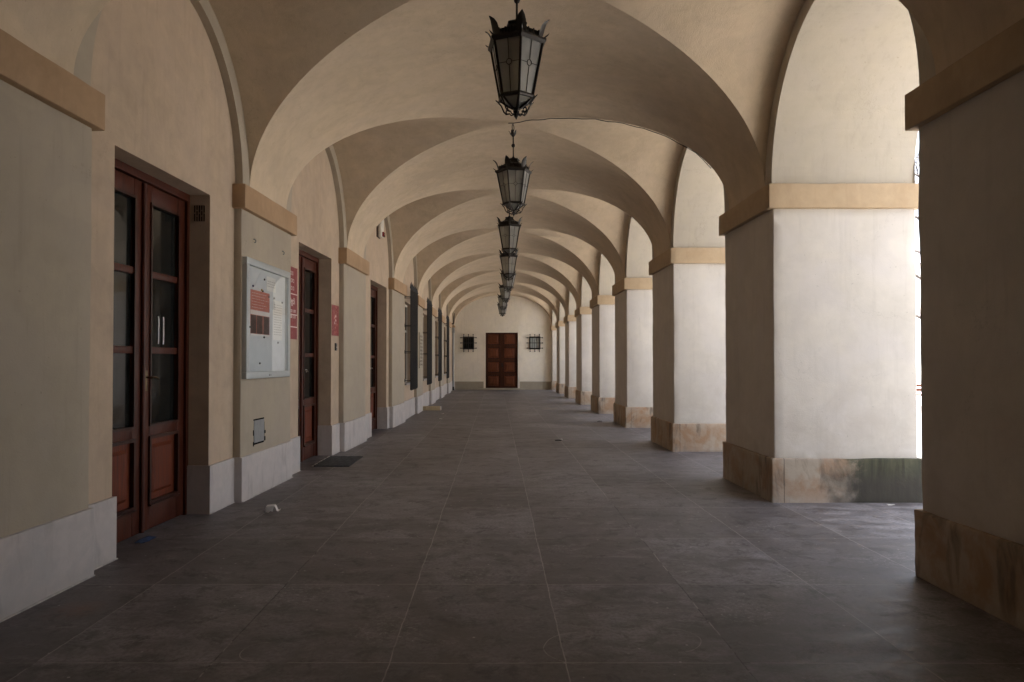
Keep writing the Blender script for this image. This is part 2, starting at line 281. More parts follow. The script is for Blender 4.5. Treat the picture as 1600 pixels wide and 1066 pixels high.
# ---------------------------------------------------------------- mesh builder
class MB:
    def __init__(s, xf=None): s.v, s.f, s.xf = [], [], xf
    def add(s, vs, fs):
        k = len(s.v); s.v += [s.xf(*p) if s.xf else tuple(p) for p in vs]; s.f += [tuple(i + k for i in f) for f in fs]; return s
    def quad(s, a, b, c, d): return s.add([a, b, c, d], [(0, 1, 2, 3)])
    def box(s, x0, x1, y0, y1, z0, z1):
        vs = [(x, y, z) for x in (x0, x1) for y in (y0, y1) for z in (z0, z1)]
        return s.add(vs, [(0, 1, 3, 2), (4, 6, 7, 5), (0, 4, 5, 1), (2, 3, 7, 6), (0, 2, 6, 4), (1, 5, 7, 3)])
    def rbox(s, x0, x1, y0, y1, z0, z1, r=0.012, step=0.12, amp=0.0, seed=0):
        """box with rounded, slightly irregular arrises"""
        lo, hi = (x0, y0, z0), (x1, y1, z1)
        def coords(a, b):
            n = max(1, int(round((b - a - 2 * r) / step)))
            return [a, a + r * 0.35] + [a + r + (b - a - 2 * r) * i / n for i in range(n + 1)] + [b - r * 0.35, b]
        C = [coords(lo[i], hi[i]) for i in range(3)]
        from mathutils import noise as nz
        idx, vs, fs = {}, [], []
        def vid(p):
            k = tuple(round(q, 5) for q in p)
            if k in idx: return idx[k]
            q = [min(max(p[i], lo[i] + r), hi[i] - r) for i in range(3)]
            d = Vector(p) - Vector(q); L = d.length
            o = Vector(q) + (d / L * r if L > 1e-9 else Vector())
            if amp:
                nv = nz.noise(Vector((p[0] * 2.3 + seed, p[1] * 2.3, p[2] * 2.3))) + 0.5 * nz.noise(Vector((p[0] * 9, p[1] * 9 + seed, p[2] * 9)))
                nd = sum(1 for i in range(3) if abs(d[i]) > 1e-6)
                o += (d / L if L > 1e-9 else Vector()) * nv * amp * (1.6 if nd > 1 else 1)
            idx[k] = len(vs); vs.append(tuple(o)); return idx[k]
        for ax in range(3):
            a, b = (ax + 1) % 3, (ax + 2) % 3
            for side, val in ((0, lo[ax]), (1, hi[ax])):
                for i in range(len(C[a]) - 1):
                    for j in range(len(C[b]) - 1):
                        def P(u, v_):
                            p = [0, 0, 0]; p[ax] = val; p[a] = u; p[b] = v_; return vid(p)
                        q = [P(C[a][i], C[b][j]), P(C[a][i + 1], C[b][j]), P(C[a][i + 1], C[b][j + 1]), P(C[a][i], C[b][j + 1])]
                        fs.append(tuple(q if side else q[::-1]))
        return s.add(vs, fs)
    def tube(s, pts, r, n=8, cap=True):
        pts = [Vector(p) for p in pts]; rr = r if isinstance(r, (list, tuple)) else [r] * len(pts)
        vs, fs = [], []; up = None
        for i, p in enumerate(pts):
            t = (pts[min(i + 1, len(pts) - 1)] - pts[max(i - 1, 0)]).normalized()
            if up is None: up = Vector((0, 0, 1)) if abs(t.z) < 0.9 else Vector((1, 0, 0))
            a = t.cross(up).normalized(); b = a.cross(t).normalized(); up = b
            for k in range(n):
                th = 2 * math.pi * k / n; vs.append(tuple(p + (a * math.cos(th) + b * math.sin(th)) * rr[i]))
        for i in range(len(pts) - 1):
            for k in range(n):
                k2 = (k + 1) % n; fs.append((i * n + k, (i + 1) * n + k, (i + 1) * n + k2, i * n + k2))
        if cap: fs.append(tuple(range(n))); fs.append(tuple(range((len(pts) - 1) * n, len(pts) * n))[::-1])
        return s.add(vs, fs)
    def lathe(s, prof, n=16, rot=0.0, c=(0, 0), cap=True):
        vs = [(c[0] + r * math.cos(rot + 2 * math.pi * k / n), c[1] + r * math.sin(rot + 2 * math.pi * k / n), z) for r, z in prof for k in range(n)]
        fs = [(i * n + k, i * n + (k + 1) % n, (i + 1) * n + (k + 1) % n, (i + 1) * n + k) for i in range(len(prof) - 1) for k in range(n)]
        if cap: fs += [tuple(range(n))[::-1], tuple(range((len(prof) - 1) * n, len(prof) * n))]
        return s.add(vs, fs)
    def build(s, name, mat, parent=None, loc=(0, 0, 0), smooth=None):
        me = bpy.data.meshes.new(name)
        L = Vector(loc)
        me.from_pydata([tuple(Vector(p) - L) for p in s.v], [], s.f); me.update()
        bm = bmesh.new(); bm.from_mesh(me); bmesh.ops.recalc_face_normals(bm, faces=bm.faces) if smooth != 'keep' else None; bm.to_mesh(me); bm.free()
        if smooth and smooth != 'keep':
            me.shade_smooth(); me.set_sharp_from_angle(angle=R(smooth))
        me.materials.append(M[mat] if isinstance(mat, str) else mat)
        o = bpy.data.objects.new(name, me); sc.collection.objects.link(o)
        if parent is not None:
            o.parent = parent
            # parts are given in their thing's local space when loc is its location
        else: o.location = L
        return o

def tag(o, label=None, cat=None, group=None, kind=None):
    if label: o['label'] = label
    if cat: o['category'] = cat
    if group: o['group'] = group
    if kind: o['kind'] = kind
    return o
def thing(name, label, cat, loc=(0, 0, 0), rz=0.0, group=None):
    o = bpy.data.objects.new(name, None); sc.collection.objects.link(o); o.location = loc; o.rotation_euler = (0, 0, rz)
    o.empty_display_size = 0.2
    return tag(o, label, cat, group)
def kids(o): return [c for c in sc.collection.objects if c.parent == o]
def copy_tree(o, parent=None):
    c = o.copy(); sc.collection.objects.link(c); c.parent = parent
    if parent is not None: c.matrix_parent_inverse = o.matrix_parent_inverse.copy()
    for ch in kids(o): copy_tree(ch, c)
    return c

# ---------------------------------------------------------------- layout
PITCH, PD = 4.27, 1.6                 # bay length, pier length along the corridor
P0 = 7.6 - 2 * PITCH                  # front of pier 0
PY = [P0 + PITCH * k + (0.05 if k == 1 else 0.0) for k in range(0, 10)]       # pier fronts, index = pier number
BAY = [(PY[k] + PD, PY[k + 1]) for k in range(0, 9)]   # openings, bay k between pier k and k+1
END, BACK = 37.95, -1.0
XR, XO = 2.97, 4.50                   # corridor and street face of the arcade
SPR, RISE = 3.40, 1.66
def W(y): return 3.14 - 0.0435 * y if y < 18 else 2.357 - 0.0028 * (y - 18)
ROTL = -math.atan(0.0435)
def Lx(off, y, z): return (-W(y) + off, y, z)
PIL = 0.08
HB = (PITCH - PD) / 2                 # half opening
SW = 0.19                             # width of the flat face beside each arch at the springing
RI = 1.50

# ---------------------------------------------------------------- ground and floor
def sheet(x0, x1, y0, y1, z, nx, ny):
    m = MB()
    vs = [(x0 + (x1 - x0) * i / nx, y0 + (y1 - y0) * j / ny, z) for j in range(ny + 1) for i in range(nx + 1)]
    m.add(vs, [(j * (nx + 1) + i, j * (nx + 1) + i + 1, (j + 1) * (nx + 1) + i + 1, (j + 1) * (nx + 1) + i) for j in range(ny) for i in range(nx)])
    return m
tag(sheet(-400, 600, -400, 600, -0.16, 4, 4).build("ground", 'ground', smooth='keep'), kind='structure')
fl = MB(); fl.box(-3.6, 5.1, BACK - 0.3, 38.4, -0.15, 0.0)
tag(fl.build("floor", 'floor'), kind='structure')

# ---------------------------------------------------------------- vaulted ceiling
def vault():
    Nn = 36
    T = [math.sin(math.pi / 2 * i / Nn) for i in range(-Nn, Nn + 1)]
    b = HB + SW
    rows = []       # (y, list of heights fn)
    def row(y, v):
        xl = -W(y) + PIL; xr = XR
        return [(xl + (u + 1) / 2 * (xr - xl), y, SPR + RISE * math.sqrt(max(0.0, 1 - min(u * u, v * v)))) for u in T]
    ys = [(BACK, 1.0)]
    for (a0, a1) in BAY:
        yc = (a0 + a1) / 2
        for k, t in enumerate(T): ys.append((yc + b * t, abs(t)))
    ys.append((END, 1.0))
    for y, v in ys: rows.append(row(y, v if v < 0.999999 else 1.0))
    m = MB(); n = len(T); vs = [p for r_ in rows for p in r_]; fs = []
    for j in range(len(rows) - 1):
        band = ys[j][1] >= 0.9999 and ys[j + 1][1] >= 0.9999
        for i in range(n - 1):
            a, b_, c, d = j * n + i, j * n + i + 1, (j + 1) * n + i + 1, (j + 1) * n + i
            if band: fs.append((a, d, c, b_)); continue
            # split so the groin diagonal is an edge
            ui, ui1, vj, vj1 = abs(T[i]), abs(T[i + 1]), ys[j][1], ys[j + 1][1]
            if abs(ui - vj) < 1e-6 and abs(ui1 - vj1) < 1e-6: fs += [(a, d, c), (a, c, b_)]
            elif abs(ui1 - vj) < 1e-6 and abs(ui - vj1) < 1e-6: fs += [(a, d, b_), (b_, d, c)]
            else: fs.append((a, d, c, b_))
    m.add(vs, fs)
    o = m.build("vaulted_ceiling", 'vault', smooth='keep')
    o.data.shade_smooth(); o.data.set_sharp_from_angle(angle=R(9))
    return tag(o, "cream groin vaulted ceiling running the whole length of the arcade", "vaulted ceiling")
vault()

def ell(yc, a, r_, n=48):
    return [(yc + a * math.cos(math.pi * i / n), SPR + r_ * math.sin(math.pi * i / n)) for i in range(n + 1)]
def arch_strip(m, x, yc, warp=None):
    A, B = ell(yc, HB, RI), ell(yc, HB + SW, RISE)
    for i in range(len(A) - 1):
        m.quad((x, *A[i]), (x, *A[i + 1]), (x, *B[i + 1]), (x, *B[i]))

# ---------------------------------------------------------------- arcade wall (right): arches above the piers
arc = thing("arcade_wall", "row of tall round arches above the right hand piers, open to the square", "arcade wall", (XR, 0, 0))
m = MB()
for a0, a1 in BAY:
    yc = (a0 + a1) / 2; arch_strip(m, XR, yc)
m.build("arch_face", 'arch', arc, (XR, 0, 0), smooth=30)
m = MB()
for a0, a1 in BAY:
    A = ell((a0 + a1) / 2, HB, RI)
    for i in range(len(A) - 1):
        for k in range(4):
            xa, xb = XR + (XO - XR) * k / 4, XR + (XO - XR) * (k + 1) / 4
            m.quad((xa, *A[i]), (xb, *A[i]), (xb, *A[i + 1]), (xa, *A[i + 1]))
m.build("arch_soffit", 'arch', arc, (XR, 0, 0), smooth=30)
m = MB(); TOPZ = 9.5
for a0, a1 in BAY:
    A = ell((a0 + a1) / 2, HB, RI)
    for i in range(len(A) - 1): m.quad((XO, *A[i]), (XO, A[i][0], TOPZ), (XO, A[i + 1][0], TOPZ), (XO, *A[i + 1]))
for k in range(10):
    y0, y1 = PY[k], min(PY[k] + PD, 39.5)
    if k == 9: y1 = 60
    m.quad((XO, y0, SPR), (XO, y1, SPR), (XO, y1, TOPZ), (XO, y0, TOPZ))
m.quad((XO, END, 0), (XO, 60, 0), (XO, 60, SPR), (XO, END, SPR))
m.quad((XO, -14, 0), (XO, PY[0], 0), (XO, PY[0], TOPZ), (XO, -14, TOPZ))
m.build("street_front", 'outside', arc, (XR, 0, 0))
m = MB(); m.box(-9, XO - 0.01, -14, 60, 5.2, TOPZ)
m.build("upper_floor", 'outside', arc, (XR, 0, 0))

m = MB(); m.box(XR + 0.5, XO - 0.3, PY[0] + PD - 0.05, PY[1] + 0.1, -0.02, 5.0)  # unseen infill added behind the camera to cut light on the near end
m.build("bay_light_block", 'pier', arc, (XR, 0, 0))
# ---------------------------------------------------------------- piers (right)
PIER_LABELS = {
 0: "pier behind the camera, wholly outside the photo",
 1: "very dark near pier cropped by the right edge of the photo",
 2: "wide pale pier with green algae on its plinth, second from the camera",
 3: "pale pier just behind the wide one with the algae, third from the camera",
 4: "pale pier with a clean yellowish plinth, fourth from the camera",
 5: "slim looking pale pier, fifth from the camera",
 6: "slim looking pale pier, sixth from the camera",
 7: "distant pier with an orange brown plinth, seventh from the camera",
 8: "distant narrow pier, eighth from the camera, last freestanding one",
 9: "farthest pier, a bright sliver standing against the end wall"}
for k in range(0, 10):
    y0, y1 = PY[k], PY[k] + PD
    if k == 9: y1 = END
    loc = ((XR + XO) / 2, (y0 + y1) / 2, 0)
    t = thing("pier", PIER_LABELS[k], "pier", loc, group="square piers along the open side of the arcade")
    st = 0.1 if k < 4 else 0.4
    am = 0.006 if k < 5 else 0.0
    m = MB(); m.rbox(XR, XO, y0, y1, 0.44, 3.16, 0.014, st, am, k); m.build("shaft", 'pier', t, loc, smooth=40)
    e = 0.0 if k == 9 else 0.055
    m = MB(); m.rbox(XR - 0.06, XO + 0.06, y0 - 0.055, y1 + e, 3.14, SPR, 0.01, st, am * 0.6, k + 20); m.build("capital", 'cap', t, loc, smooth=40)
    m = MB(); m.rbox(XR - 0.035, XO + 0.05, y0 - 0.03, y1 + e * 0.6, -0.02, 0.465, 0.014, st * 0.6, am * 1.3, k + 40)
    o = m.build("plinth", 'plinth_algae' if k == 2 else 'plinth_right', t, loc, smooth=40)
    if k == 2: o['label'] = "brown stained sandstone plinth with green algae"

# ---------------------------------------------------------------- left wall
DOORS = [6.205, 10.575, 15.065]; DW, DH = 1.63, 3.15
WINS = [19.1, 23.4, 27.65, 31.95]; WW, WZ0, WZ1 = 1.45, 0.93, 3.06
ops = [(c - DW / 2, c + DW / 2, 0, DH, 0.22) for c in DOORS] + [(c - WW / 2, c + WW / 2, WZ0, WZ1, 0.2) for c in WINS]
ops.sort()
lw = thing("building_wall", "long cream plastered wall with pilasters, doors and barred windows on the left", "wall", (-W(18), 18, 0))
LL = (-W(18), 18, 0)
m = MB(Lx); TZ = 5.7
def wq(y0, y1, z0, z1):
    cuts = [y0] + [c for c in (18.0,) if y0 < c < y1] + [y1]
    for a, b in zip(cuts, cuts[1:]): m.quad((0, a, z0), (0, b, z0), (0, b, z1), (0, a, z1))
cur = BACK - 0.2
for a, b, z0, z1, d in ops:
    wq(cur, a, 0, TZ); wq(a, b, z1, TZ)
    if z0 > 0: wq(a, b, 0, z0); m.quad((0, a, z0), (-d, a, z0), (-d, b, z0), (0, b, z0))
    m.quad((0, a, z0), (0, a, z1), (-d, a, z1), (-d, a, z0)); m.quad((0, b, z0), (-d, b, z0), (-d, b, z1), (0, b, z1))
    m.quad((0, a, z1), (0, b, z1), (-d, b, z1), (-d, a, z1))
    cur = b
wq(cur, END, 0, TZ)
o = m.build("plaster", 'wall', lw, LL, smooth='keep')
# arch reveal and flat face round each lunette
m = MB(Lx); m2 = MB(Lx)
for a0, a1 in BAY:
    yc = (a0 + a1) / 2; arch_strip(m, PIL, yc)
    A = ell(yc, HB, RI)
    for i in range(len(A) - 1): m2.quad((PIL, *A[i]), (-0.01, *A[i]), (-0.01, *A[i + 1]), (PIL, *A[i + 1]))
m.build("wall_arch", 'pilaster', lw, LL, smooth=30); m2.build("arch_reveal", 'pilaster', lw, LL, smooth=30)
for k in range(0, 10):
    y0, y1 = PY[k], min(PY[k] + PD, END - 0.001)
    am = 0.003 if k < 4 else 0
    st = 0.15 if k < 4 else 0.5
    m = MB(Lx); m.rbox(-0.03, PIL, y0, y1, 0.45, 3.16, 0.008, st, am, k)
    p = m.build("pilaster", 'pilaster', lw, LL, smooth=40)
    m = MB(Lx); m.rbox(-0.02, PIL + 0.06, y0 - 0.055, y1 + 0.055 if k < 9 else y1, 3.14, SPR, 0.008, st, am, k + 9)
    m.build("capital", 'cap_left_shaded', p, LL, smooth=40)
    m = MB(Lx); m.rbox(-0.02, PIL + 0.025, y0 - 0.02, y1 + 0.02 if k < 9 else y1, -0.02, 0.475, 0.006, st, am, k + 30)
    m.build("plinth", 'plinth_left', p, LL, smooth=40)
# plinth slabs of the recessed wall, returning into the door reveals
m = MB(Lx)
for k in range(0, 9):
    a0, a1 = BAY[k]; a0 += 0.02; a1 -= 0.02
    dd = [c for c in DOORS if a0 < c < a1]
    segs = [(a0, dd[0] - DW / 2 + 0.022), (dd[0] + DW / 2 - 0.022, a1)] if dd else ([(a0, a1)] if not (a0 < 18 < a1) else [(a0, 18), (18, a1)])
    for s0, s1 in segs: m.box(-0.02, 0.025, s0, s1, -0.02, 0.475)
    for c in dd:
        m.box(-0.2, -0.02, c - DW / 2 - 0.01, c - DW / 2 + 0.022, -0.02, 0.475); m.box(-0.2, -0.02, c + DW / 2 - 0.022, c + DW / 2 + 0.01, -0.02, 0.475)
m.build("base_course", 'plinth_left', lw, LL)
m = MB(Lx)
for k in range(0, 9):
    a0, a1 = BAY[k]; dd = [c for c in DOORS if a0 < c < a1]
    segs = [(a0, dd[0] - DW / 2 + 0.03), (dd[0] + DW / 2 - 0.03, a1)] if dd else [(a0, min(a1, 18)), (max(a0, 18), a1)]
    for s0, s1 in segs:
        if s1 - s0 > 0.05: m.box(0.02, 0.034, s0, s1, 0.001, 0.008)
    m.box(PIL + 0.02, PIL + 0.036, PY[k] - 0.02, PY[k] + PD + 0.02, 0.001, 0.008)
m.build("mortar_line", 'print_pale', lw, LL)

# ---------------------------------------------------------------- double doors (left wall)
def panel_door():
    t = thing("double_door", "x", "door", group="glazed double doors in the left wall")
    m = MB()
    m.box(-0.10, 0.0, -DW / 2, -DW / 2 + 0.05, 0, DH); m.box(-0.10, 0.0, DW / 2 - 0.05, DW / 2, 0, DH)
    m.box(-0.10, 0.0, -DW / 2 + 0.05, DW / 2 - 0.05, DH - 0.05, DH)
    m.box(-0.10, 0.012, -DW / 2 + 0.05, DW / 2 - 0.05, DH - 0.075, DH - 0.05)
    m.build("door_frame", 'wood', t)
    for s in (-1, 1):
        lw_ = DW / 2 - 0.055
        y0, y1 = (-lw_, -0.003) if s < 0 else (0.003, lw_)
        g0, g1 = y0 + 0.14, y1 - 0.14
        m = MB(); X0, X1 = -0.075, -0.022
        top = DH - 0.08
        m.rbox(X0, X1, y0, g0, 0.01, top, 0.004, 1); m.rbox(X0, X1, g1, y1, 0.01, top, 0.004, 1)
        for z0, z1 in ((0.01, 0.26), (0.81, 0.945), (1.57, 1.63), (2.25, 2.31), (2.9, top)):
            m.rbox(X0 + 0.001, X1 - 0.001, g0, g1, z0, z1, 0.004, 1)
        leaf = m.build("door_leaf", 'wood', t, smooth=40)
        for z0, z1 in ((0.945, 1.57), (1.63, 2.25), (2.31, 2.9)):
            q = MB(); q.box(-0.055, -0.049, g0 - 0.004, g1 + 0.004, z0 - 0.004, z1 + 0.004); q.build("glass_pane", 'dark_glass', leaf)
        q = MB()      # mouldings: glazed zone and lower panel
        def ring(z0, z1, w_, xo, xi):
            q.box(xi, xo, g0 - w_, g0, z0 - w_, z1 + w_); q.box(xi, xo, g1, g1 + w_, z0 - w_, z1 + w_)
            q.box(xi, xo, g0, g1, z0 - w_, z0); q.box(xi, xo, g0, g1, z1, z1 + w_)
        ring(0.945, 2.9, 0.022, X1 + 0.012, X1 - 0.02)
        ring(0.26, 0.81, 0.028, X1 + 0.016, X1 - 0.02)
        q.box(X1 - 0.02, X1 + 0.03, g0 - 0.028, g1 + 0.028, 0.215, 0.232)
        q.build("moulding", 'moulding', leaf)
        q = MB()
        q.box(-0.06, -0.045, g0, g1, 0.26, 0.81)
        # raised field with bevelled margin
        a = 0.055; b = 0.085
        o_ = [(-0.045, g0 + a, 0.26 + a), (-0.045, g1 - a, 0.26 + a), (-0.045, g1 - a, 0.81 - a), (-0.045, g0 + a, 0.81 - a)]
        i_ = [(-0.024, g0 + b, 0.26 + b), (-0.024, g1 - b, 0.26 + b), (-0.024, g1 - b, 0.81 - b), (-0.024, g0 + b, 0.81 - b)]
        q.add(o_ + i_, [(4, 5, 6, 7), (0, 1, 5, 4), (1, 2, 6, 5), (2, 3, 7, 6), (3, 0, 4, 7)])
        q.build("panel", 'wood_panel', leaf)
        if s > 0:
            q = MB(); q.tube([(-0.012, 0.0 - 0.005, 0.012), (-0.012, -0.005, DH - 0.09)], 0.022, 10); q.build("astragal", 'wood', leaf, smooth=40)
            q = MB(); q.rbox(-0.022, -0.014, 0.045, 0.085, 1.24, 1.42, 0.003, 1)
            q.tube([(-0.014, 0.065, 1.36), (0.035, 0.065, 1.36)], 0.009, 8)
            q.tube([(0.035, 0.06, 1.36), (0.036, 0.10, 1.362), (0.034, 0.15, 1.352), (0.03, 0.185, 1.345)], [0.010, 0.009, 0.0085, 0.007], 8)
            q.build("handle", 'brass', leaf, smooth=40)
    return t
proto = panel_door()
DLAB = ["nearest glazed double door in the left wall, with two white bars behind its glass",
        "glazed double door between the long red sign and the small red poster",
        "farthest glazed double door in the left wall, under the siren box"]
for i, c in enumerate(DOORS):
    t = proto if i == 0 else copy_tree(proto)
    t.location = Lx(-0.20, c, 0); t.rotation_euler = (0, 0, ROTL); t['label'] = DLAB[i]
    if i > 0:
        leaf = [k for k in kids(t) if k.name.startswith("door_leaf")][1]
        q = MB(); q.lathe([(0.0, 0), (0.022, 0.004), (0.026, 0.015), (0.018, 0.03), (0.0, 0.034)], 12)
        q.v = [(-0.045 + z, 0.27 + x, 1.36 + y) for x, y, z in q.v]
        q.build("knob", 'bright_metal', leaf, smooth=40)

leaf = [k for k in kids(proto) if k.name.startswith("door_leaf")][1]
q = MB()
for yy in (0.315, 0.405): q.tube([(-0.047, yy, 1.66), (-0.044, yy, 1.685), (-0.044, yy, 1.89), (-0.047, yy, 1.915)], 0.007, 8)
q.build("white_bars", 'white_enamel', leaf, smooth=40)
# ---------------------------------------------------------------- barred windows (left wall)
def barred_window():
    t = thing("barred_window", "x", "window", group="tall windows behind spear topped iron grilles")
    m = MB(); hw = WW / 2
    for y0, y1, z0, z1 in ((-hw, -hw + 0.06, WZ0, WZ1), (hw - 0.06, hw, WZ0, WZ1), (-hw + 0.06, hw - 0.06, WZ0, WZ0 + 0.07), (-hw + 0.06, hw - 0.06, WZ1 - 0.06, WZ1), (-0.04, 0.04, WZ0 + 0.07, WZ1 - 0.06), (-hw + 0.06, -0.04, 2.3, 2.35), (0.04, hw - 0.06, 2.3, 2.35)):
        m.box(-0.17, -0.12, y0, y1, z0, z1)
    m.build("frame", 'white_plastic', t)
    m = MB(); m.box(-0.15, -0.145, -hw + 0.06, hw - 0.06, WZ0 + 0.07, WZ1 - 0.06); m.build("pane", 'dark_glass', t)
    m = MB(); m.rbox(-0.1, 0.05, -hw - 0.05, hw + 0.05, WZ0 - 0.045, WZ0 + 0.004, 0.006, 1); m.build("sill", 'plinth_left', t, smooth=40)
    m = MB(); G = 0.155; n = 15; gh = 0.80
    for i in range(n):
        y = -gh + 2 * gh * i / (n - 1); dz = 0.045 * math.sin(i * 2.1)
        m.box(G - 0.011, G + 0.011, y - 0.011, y + 0.011, 0.77 - 0.02 * (i % 2), 3.36)
        m.add([(G - 0.026, y, 3.40), (G, y - 0.026, 3.40), (G + 0.026, y, 3.40), (G, y + 0.026, 3.40), (G, y, 3.36), (G, y, 3.54 + dz)],
              [(0, 1, 5), (1, 2, 5), (2, 3, 5), (3, 0, 5), (1, 0, 4), (2, 1, 4), (3, 2, 4), (0, 3, 4)])
    for z in (1.01, 1.75, 2.43, 3.17):
        m.box(G - 0.022, G - 0.011, -gh, gh, z - 0.014, z + 0.014)
    m.build("grille", 'grille_iron', t)
    m = MB()
    for z in (1.01, 1.75, 2.43, 3.17):
        for y in (-gh, gh):
            m.tube([(-0.01, y, z), (G + 0.01, y, z)], 0.012, 6)
            m.box(0.0, 0.012, y - 0.03, y + 0.03, z - 0.045, z + 0.045)
            m.box(-0.01, G, y - 0.012, y + 0.012, z - 0.04, z - 0.028)
    m.build("bracket", 'grille_iron', t)
    return t
proto = barred_window()
WLAB = ["nearest tall window behind a dark spear topped grille, beside the third door",
        "second spear topped window grille, just beyond the stone wall plaque",
        "third spear topped window grille from the camera",
        "farthest spear topped window grille, next to the downpipe in the corner"]
for i, c in enumerate(WINS):
    t = proto if i == 0 else copy_tree(proto)
    t.location = Lx(0, c, 0); t['label'] = WLAB[i]
    t.rotation_euler = (0, 0, R(0.16))

# ---------------------------------------------------------------- things on the left wall
def onwall(off, y): return Lx(off, y, 0)
# notice board on the second pilaster
t = thing("notice_board", "glazed aluminium notice board with red posters on the pilaster", "notice board", (*Lx(PIL, 8.32, 0)[:2], 1.31), ROTL)
bw, bh = 1.40, 1.32
m = MB(); fw = 0.075
for a in ((-bw / 2, bw / 2, 0, fw), (-bw / 2, bw / 2, bh - fw, bh), (-bw / 2, -bw / 2 + fw, fw, bh - fw), (bw / 2 - fw, bw / 2, fw, bh - fw)):
    m.rbox(0.0, 0.055, a[0], a[1], a[2], a[3], 0.006, 2)
fr_ = m.build("frame", 'alu', t, smooth=40)
m = MB(); m.box(0.045, 0.062, -0.03, 0.03, 0.025, 0.04); m.build("lock", 'steel', fr_)
m = MB(); m.box(0.0, 0.012, -bw / 2 + fw, bw / 2 - fw, fw, bh - fw); m.build("backing", 'board_back', t)
m = MB(); m.quad((0.046, -bw / 2 + fw, fw), (0.046, bw / 2 - fw, fw), (0.046, bw / 2 - fw, bh - fw), (0.046, -bw / 2 + fw, bh - fw)); m.build("pane", 'clear_glass', t, smooth='keep')
def poster(parent, mats, y0, y1, z0, z1, off, name="poster"):
    q = MB(); q.box(off, off + 0.0015, y0, y1, z0, z1); return q.build(name, mats, parent)
po = poster(t, 'red_pale', -0.50, 0.08, 0.48, 0.99, 0.0125)
q = MB(); q.box(0.0142, 0.0148, -0.50, 0.08, 0.715, 0.765); q.box(0.0142, 0.0148, -0.50, 0.08, 0.48, 0.50); q.build("white_band", 'paper', po)
for (y0, y1, mt) in ((-0.49, -0.33, 'dark_print'), (-0.31, -0.14, 'dark_print'), (-0.11, 0.07, 'dark_print')):
    q = MB(); q.box(0.0142, 0.0148, y0, y1, 0.505, 0.71); q.build("picture", mt, po)
q = MB(); random.seed(3)
for r_ in range(7):
    y = -0.46
    z = 0.96 - r_ * 0.032
    while y < random.uniform(-0.15, 0.05):
        l = random.uniform(0.015, 0.05); q.box(0.0142, 0.0148, y, y + l, z - 0.006, z); y += l + 0.012
q.build("text_lines", 'print_white', po)
for (y0, y1, z0, z1) in ((0.20, 0.52, 0.45, 0.93), (-0.02, 0.28, 1.02, 1.19)):
    po2 = poster(t, 'paper', y0, y1, z0, z1, 0.0125, "notice_sheet")
    q = MB(); z = z1 - 0.05
    while z > z0 + 0.04:
        y = y0 + 0.03
        while y < y1 - 0.05:
            l = random.uniform(0.02, 0.06); q.box(0.0142, 0.0146, y, min(y + l, y1 - 0.02), z - 0.007, z); y += l + 0.012
        z -= 0.03
    q.build("text_lines", 'print_grey', po2)
PINS = [(-0.44, 1.03, 'purple'), (-0.18, 1.01, 'yellow'), (-0.15, 1.0, 'black'), (-0.1, 1.14, 'black'), (-0.1, 0.47, 'black'), (-0.23, 0.17, 'black'), (-0.52, 0.57, 'black'), (0.22, 0.95, 'steel'), (0.5, 0.92, 'steel'), (0.36, 0.42, 'steel'), (0.05, 0.95, 'steel')]
for y, z, mt in PINS:
    q = MB(); q.lathe([(0.001, 0), (0.012, 0.001), (0.013, 0.008), (0.008, 0.014), (0.001, 0.016)], 10)
    q.v = [(0.014 + c, y + a, z + b) for a, b, c in q.v]; q.build("pin", mt, t, smooth=40)

# two hooks above the board
for i, (y, z, lab) in enumerate(((7.93, 2.87, "small wall hook above the near end of the notice board"), (8.86, 2.88, "small wall hook above the far end of the notice board"))):
    q = MB(Lx); q.tube([(PIL, y, z), (PIL + 0.02, y, z - 0.005), (PIL + 0.03, y, z - 0.025), (PIL + 0.022, y, z - 0.04), (PIL + 0.01, y, z - 0.036)], 0.006, 8)
    tag(q.build("wall_hook", 'steel', loc=Lx(PIL, y, z), smooth=50), lab, "hook", "hooks above the notice board")
# meter hatch with broken edges
q = MB(Lx); a0, a1 = 7.97, 8.27
t = thing("meter_hatch", "grey metal hatch with broken dark edges low on the pilaster", "hatch", Lx(PIL, 8.12, 0.56))
tl = Lx(PIL, 8.12, 0.56)
q.box(PIL - 0.001, PIL + 0.006, a0, a1, 0.585, 0.835); q.build("hatch_cover", 'steel', t, tl)
q = MB(Lx)
for y0, y1, z0, z1 in ((a0 - 0.012, a1 + 0.004, 0.836, 0.852), (a1 + 0.001, a1 + 0.018, 0.60, 0.80), (a1 + 0.002, a1 + 0.055, 0.665, 0.70), (a1 + 0.001, a1 + 0.05, 0.58, 0.63), (a0 + 0.0, a1, 0.565, 0.584), (a0 - 0.02, a0 - 0.001, 0.55, 0.60), (a0 - 0.02, a0 - 0.001, 0.67, 0.73)):
    q.box(PIL - 0.001, PIL + 0.003, y0, y1, z0, z1)
q.build("broken_gap", 'slot', t, tl)

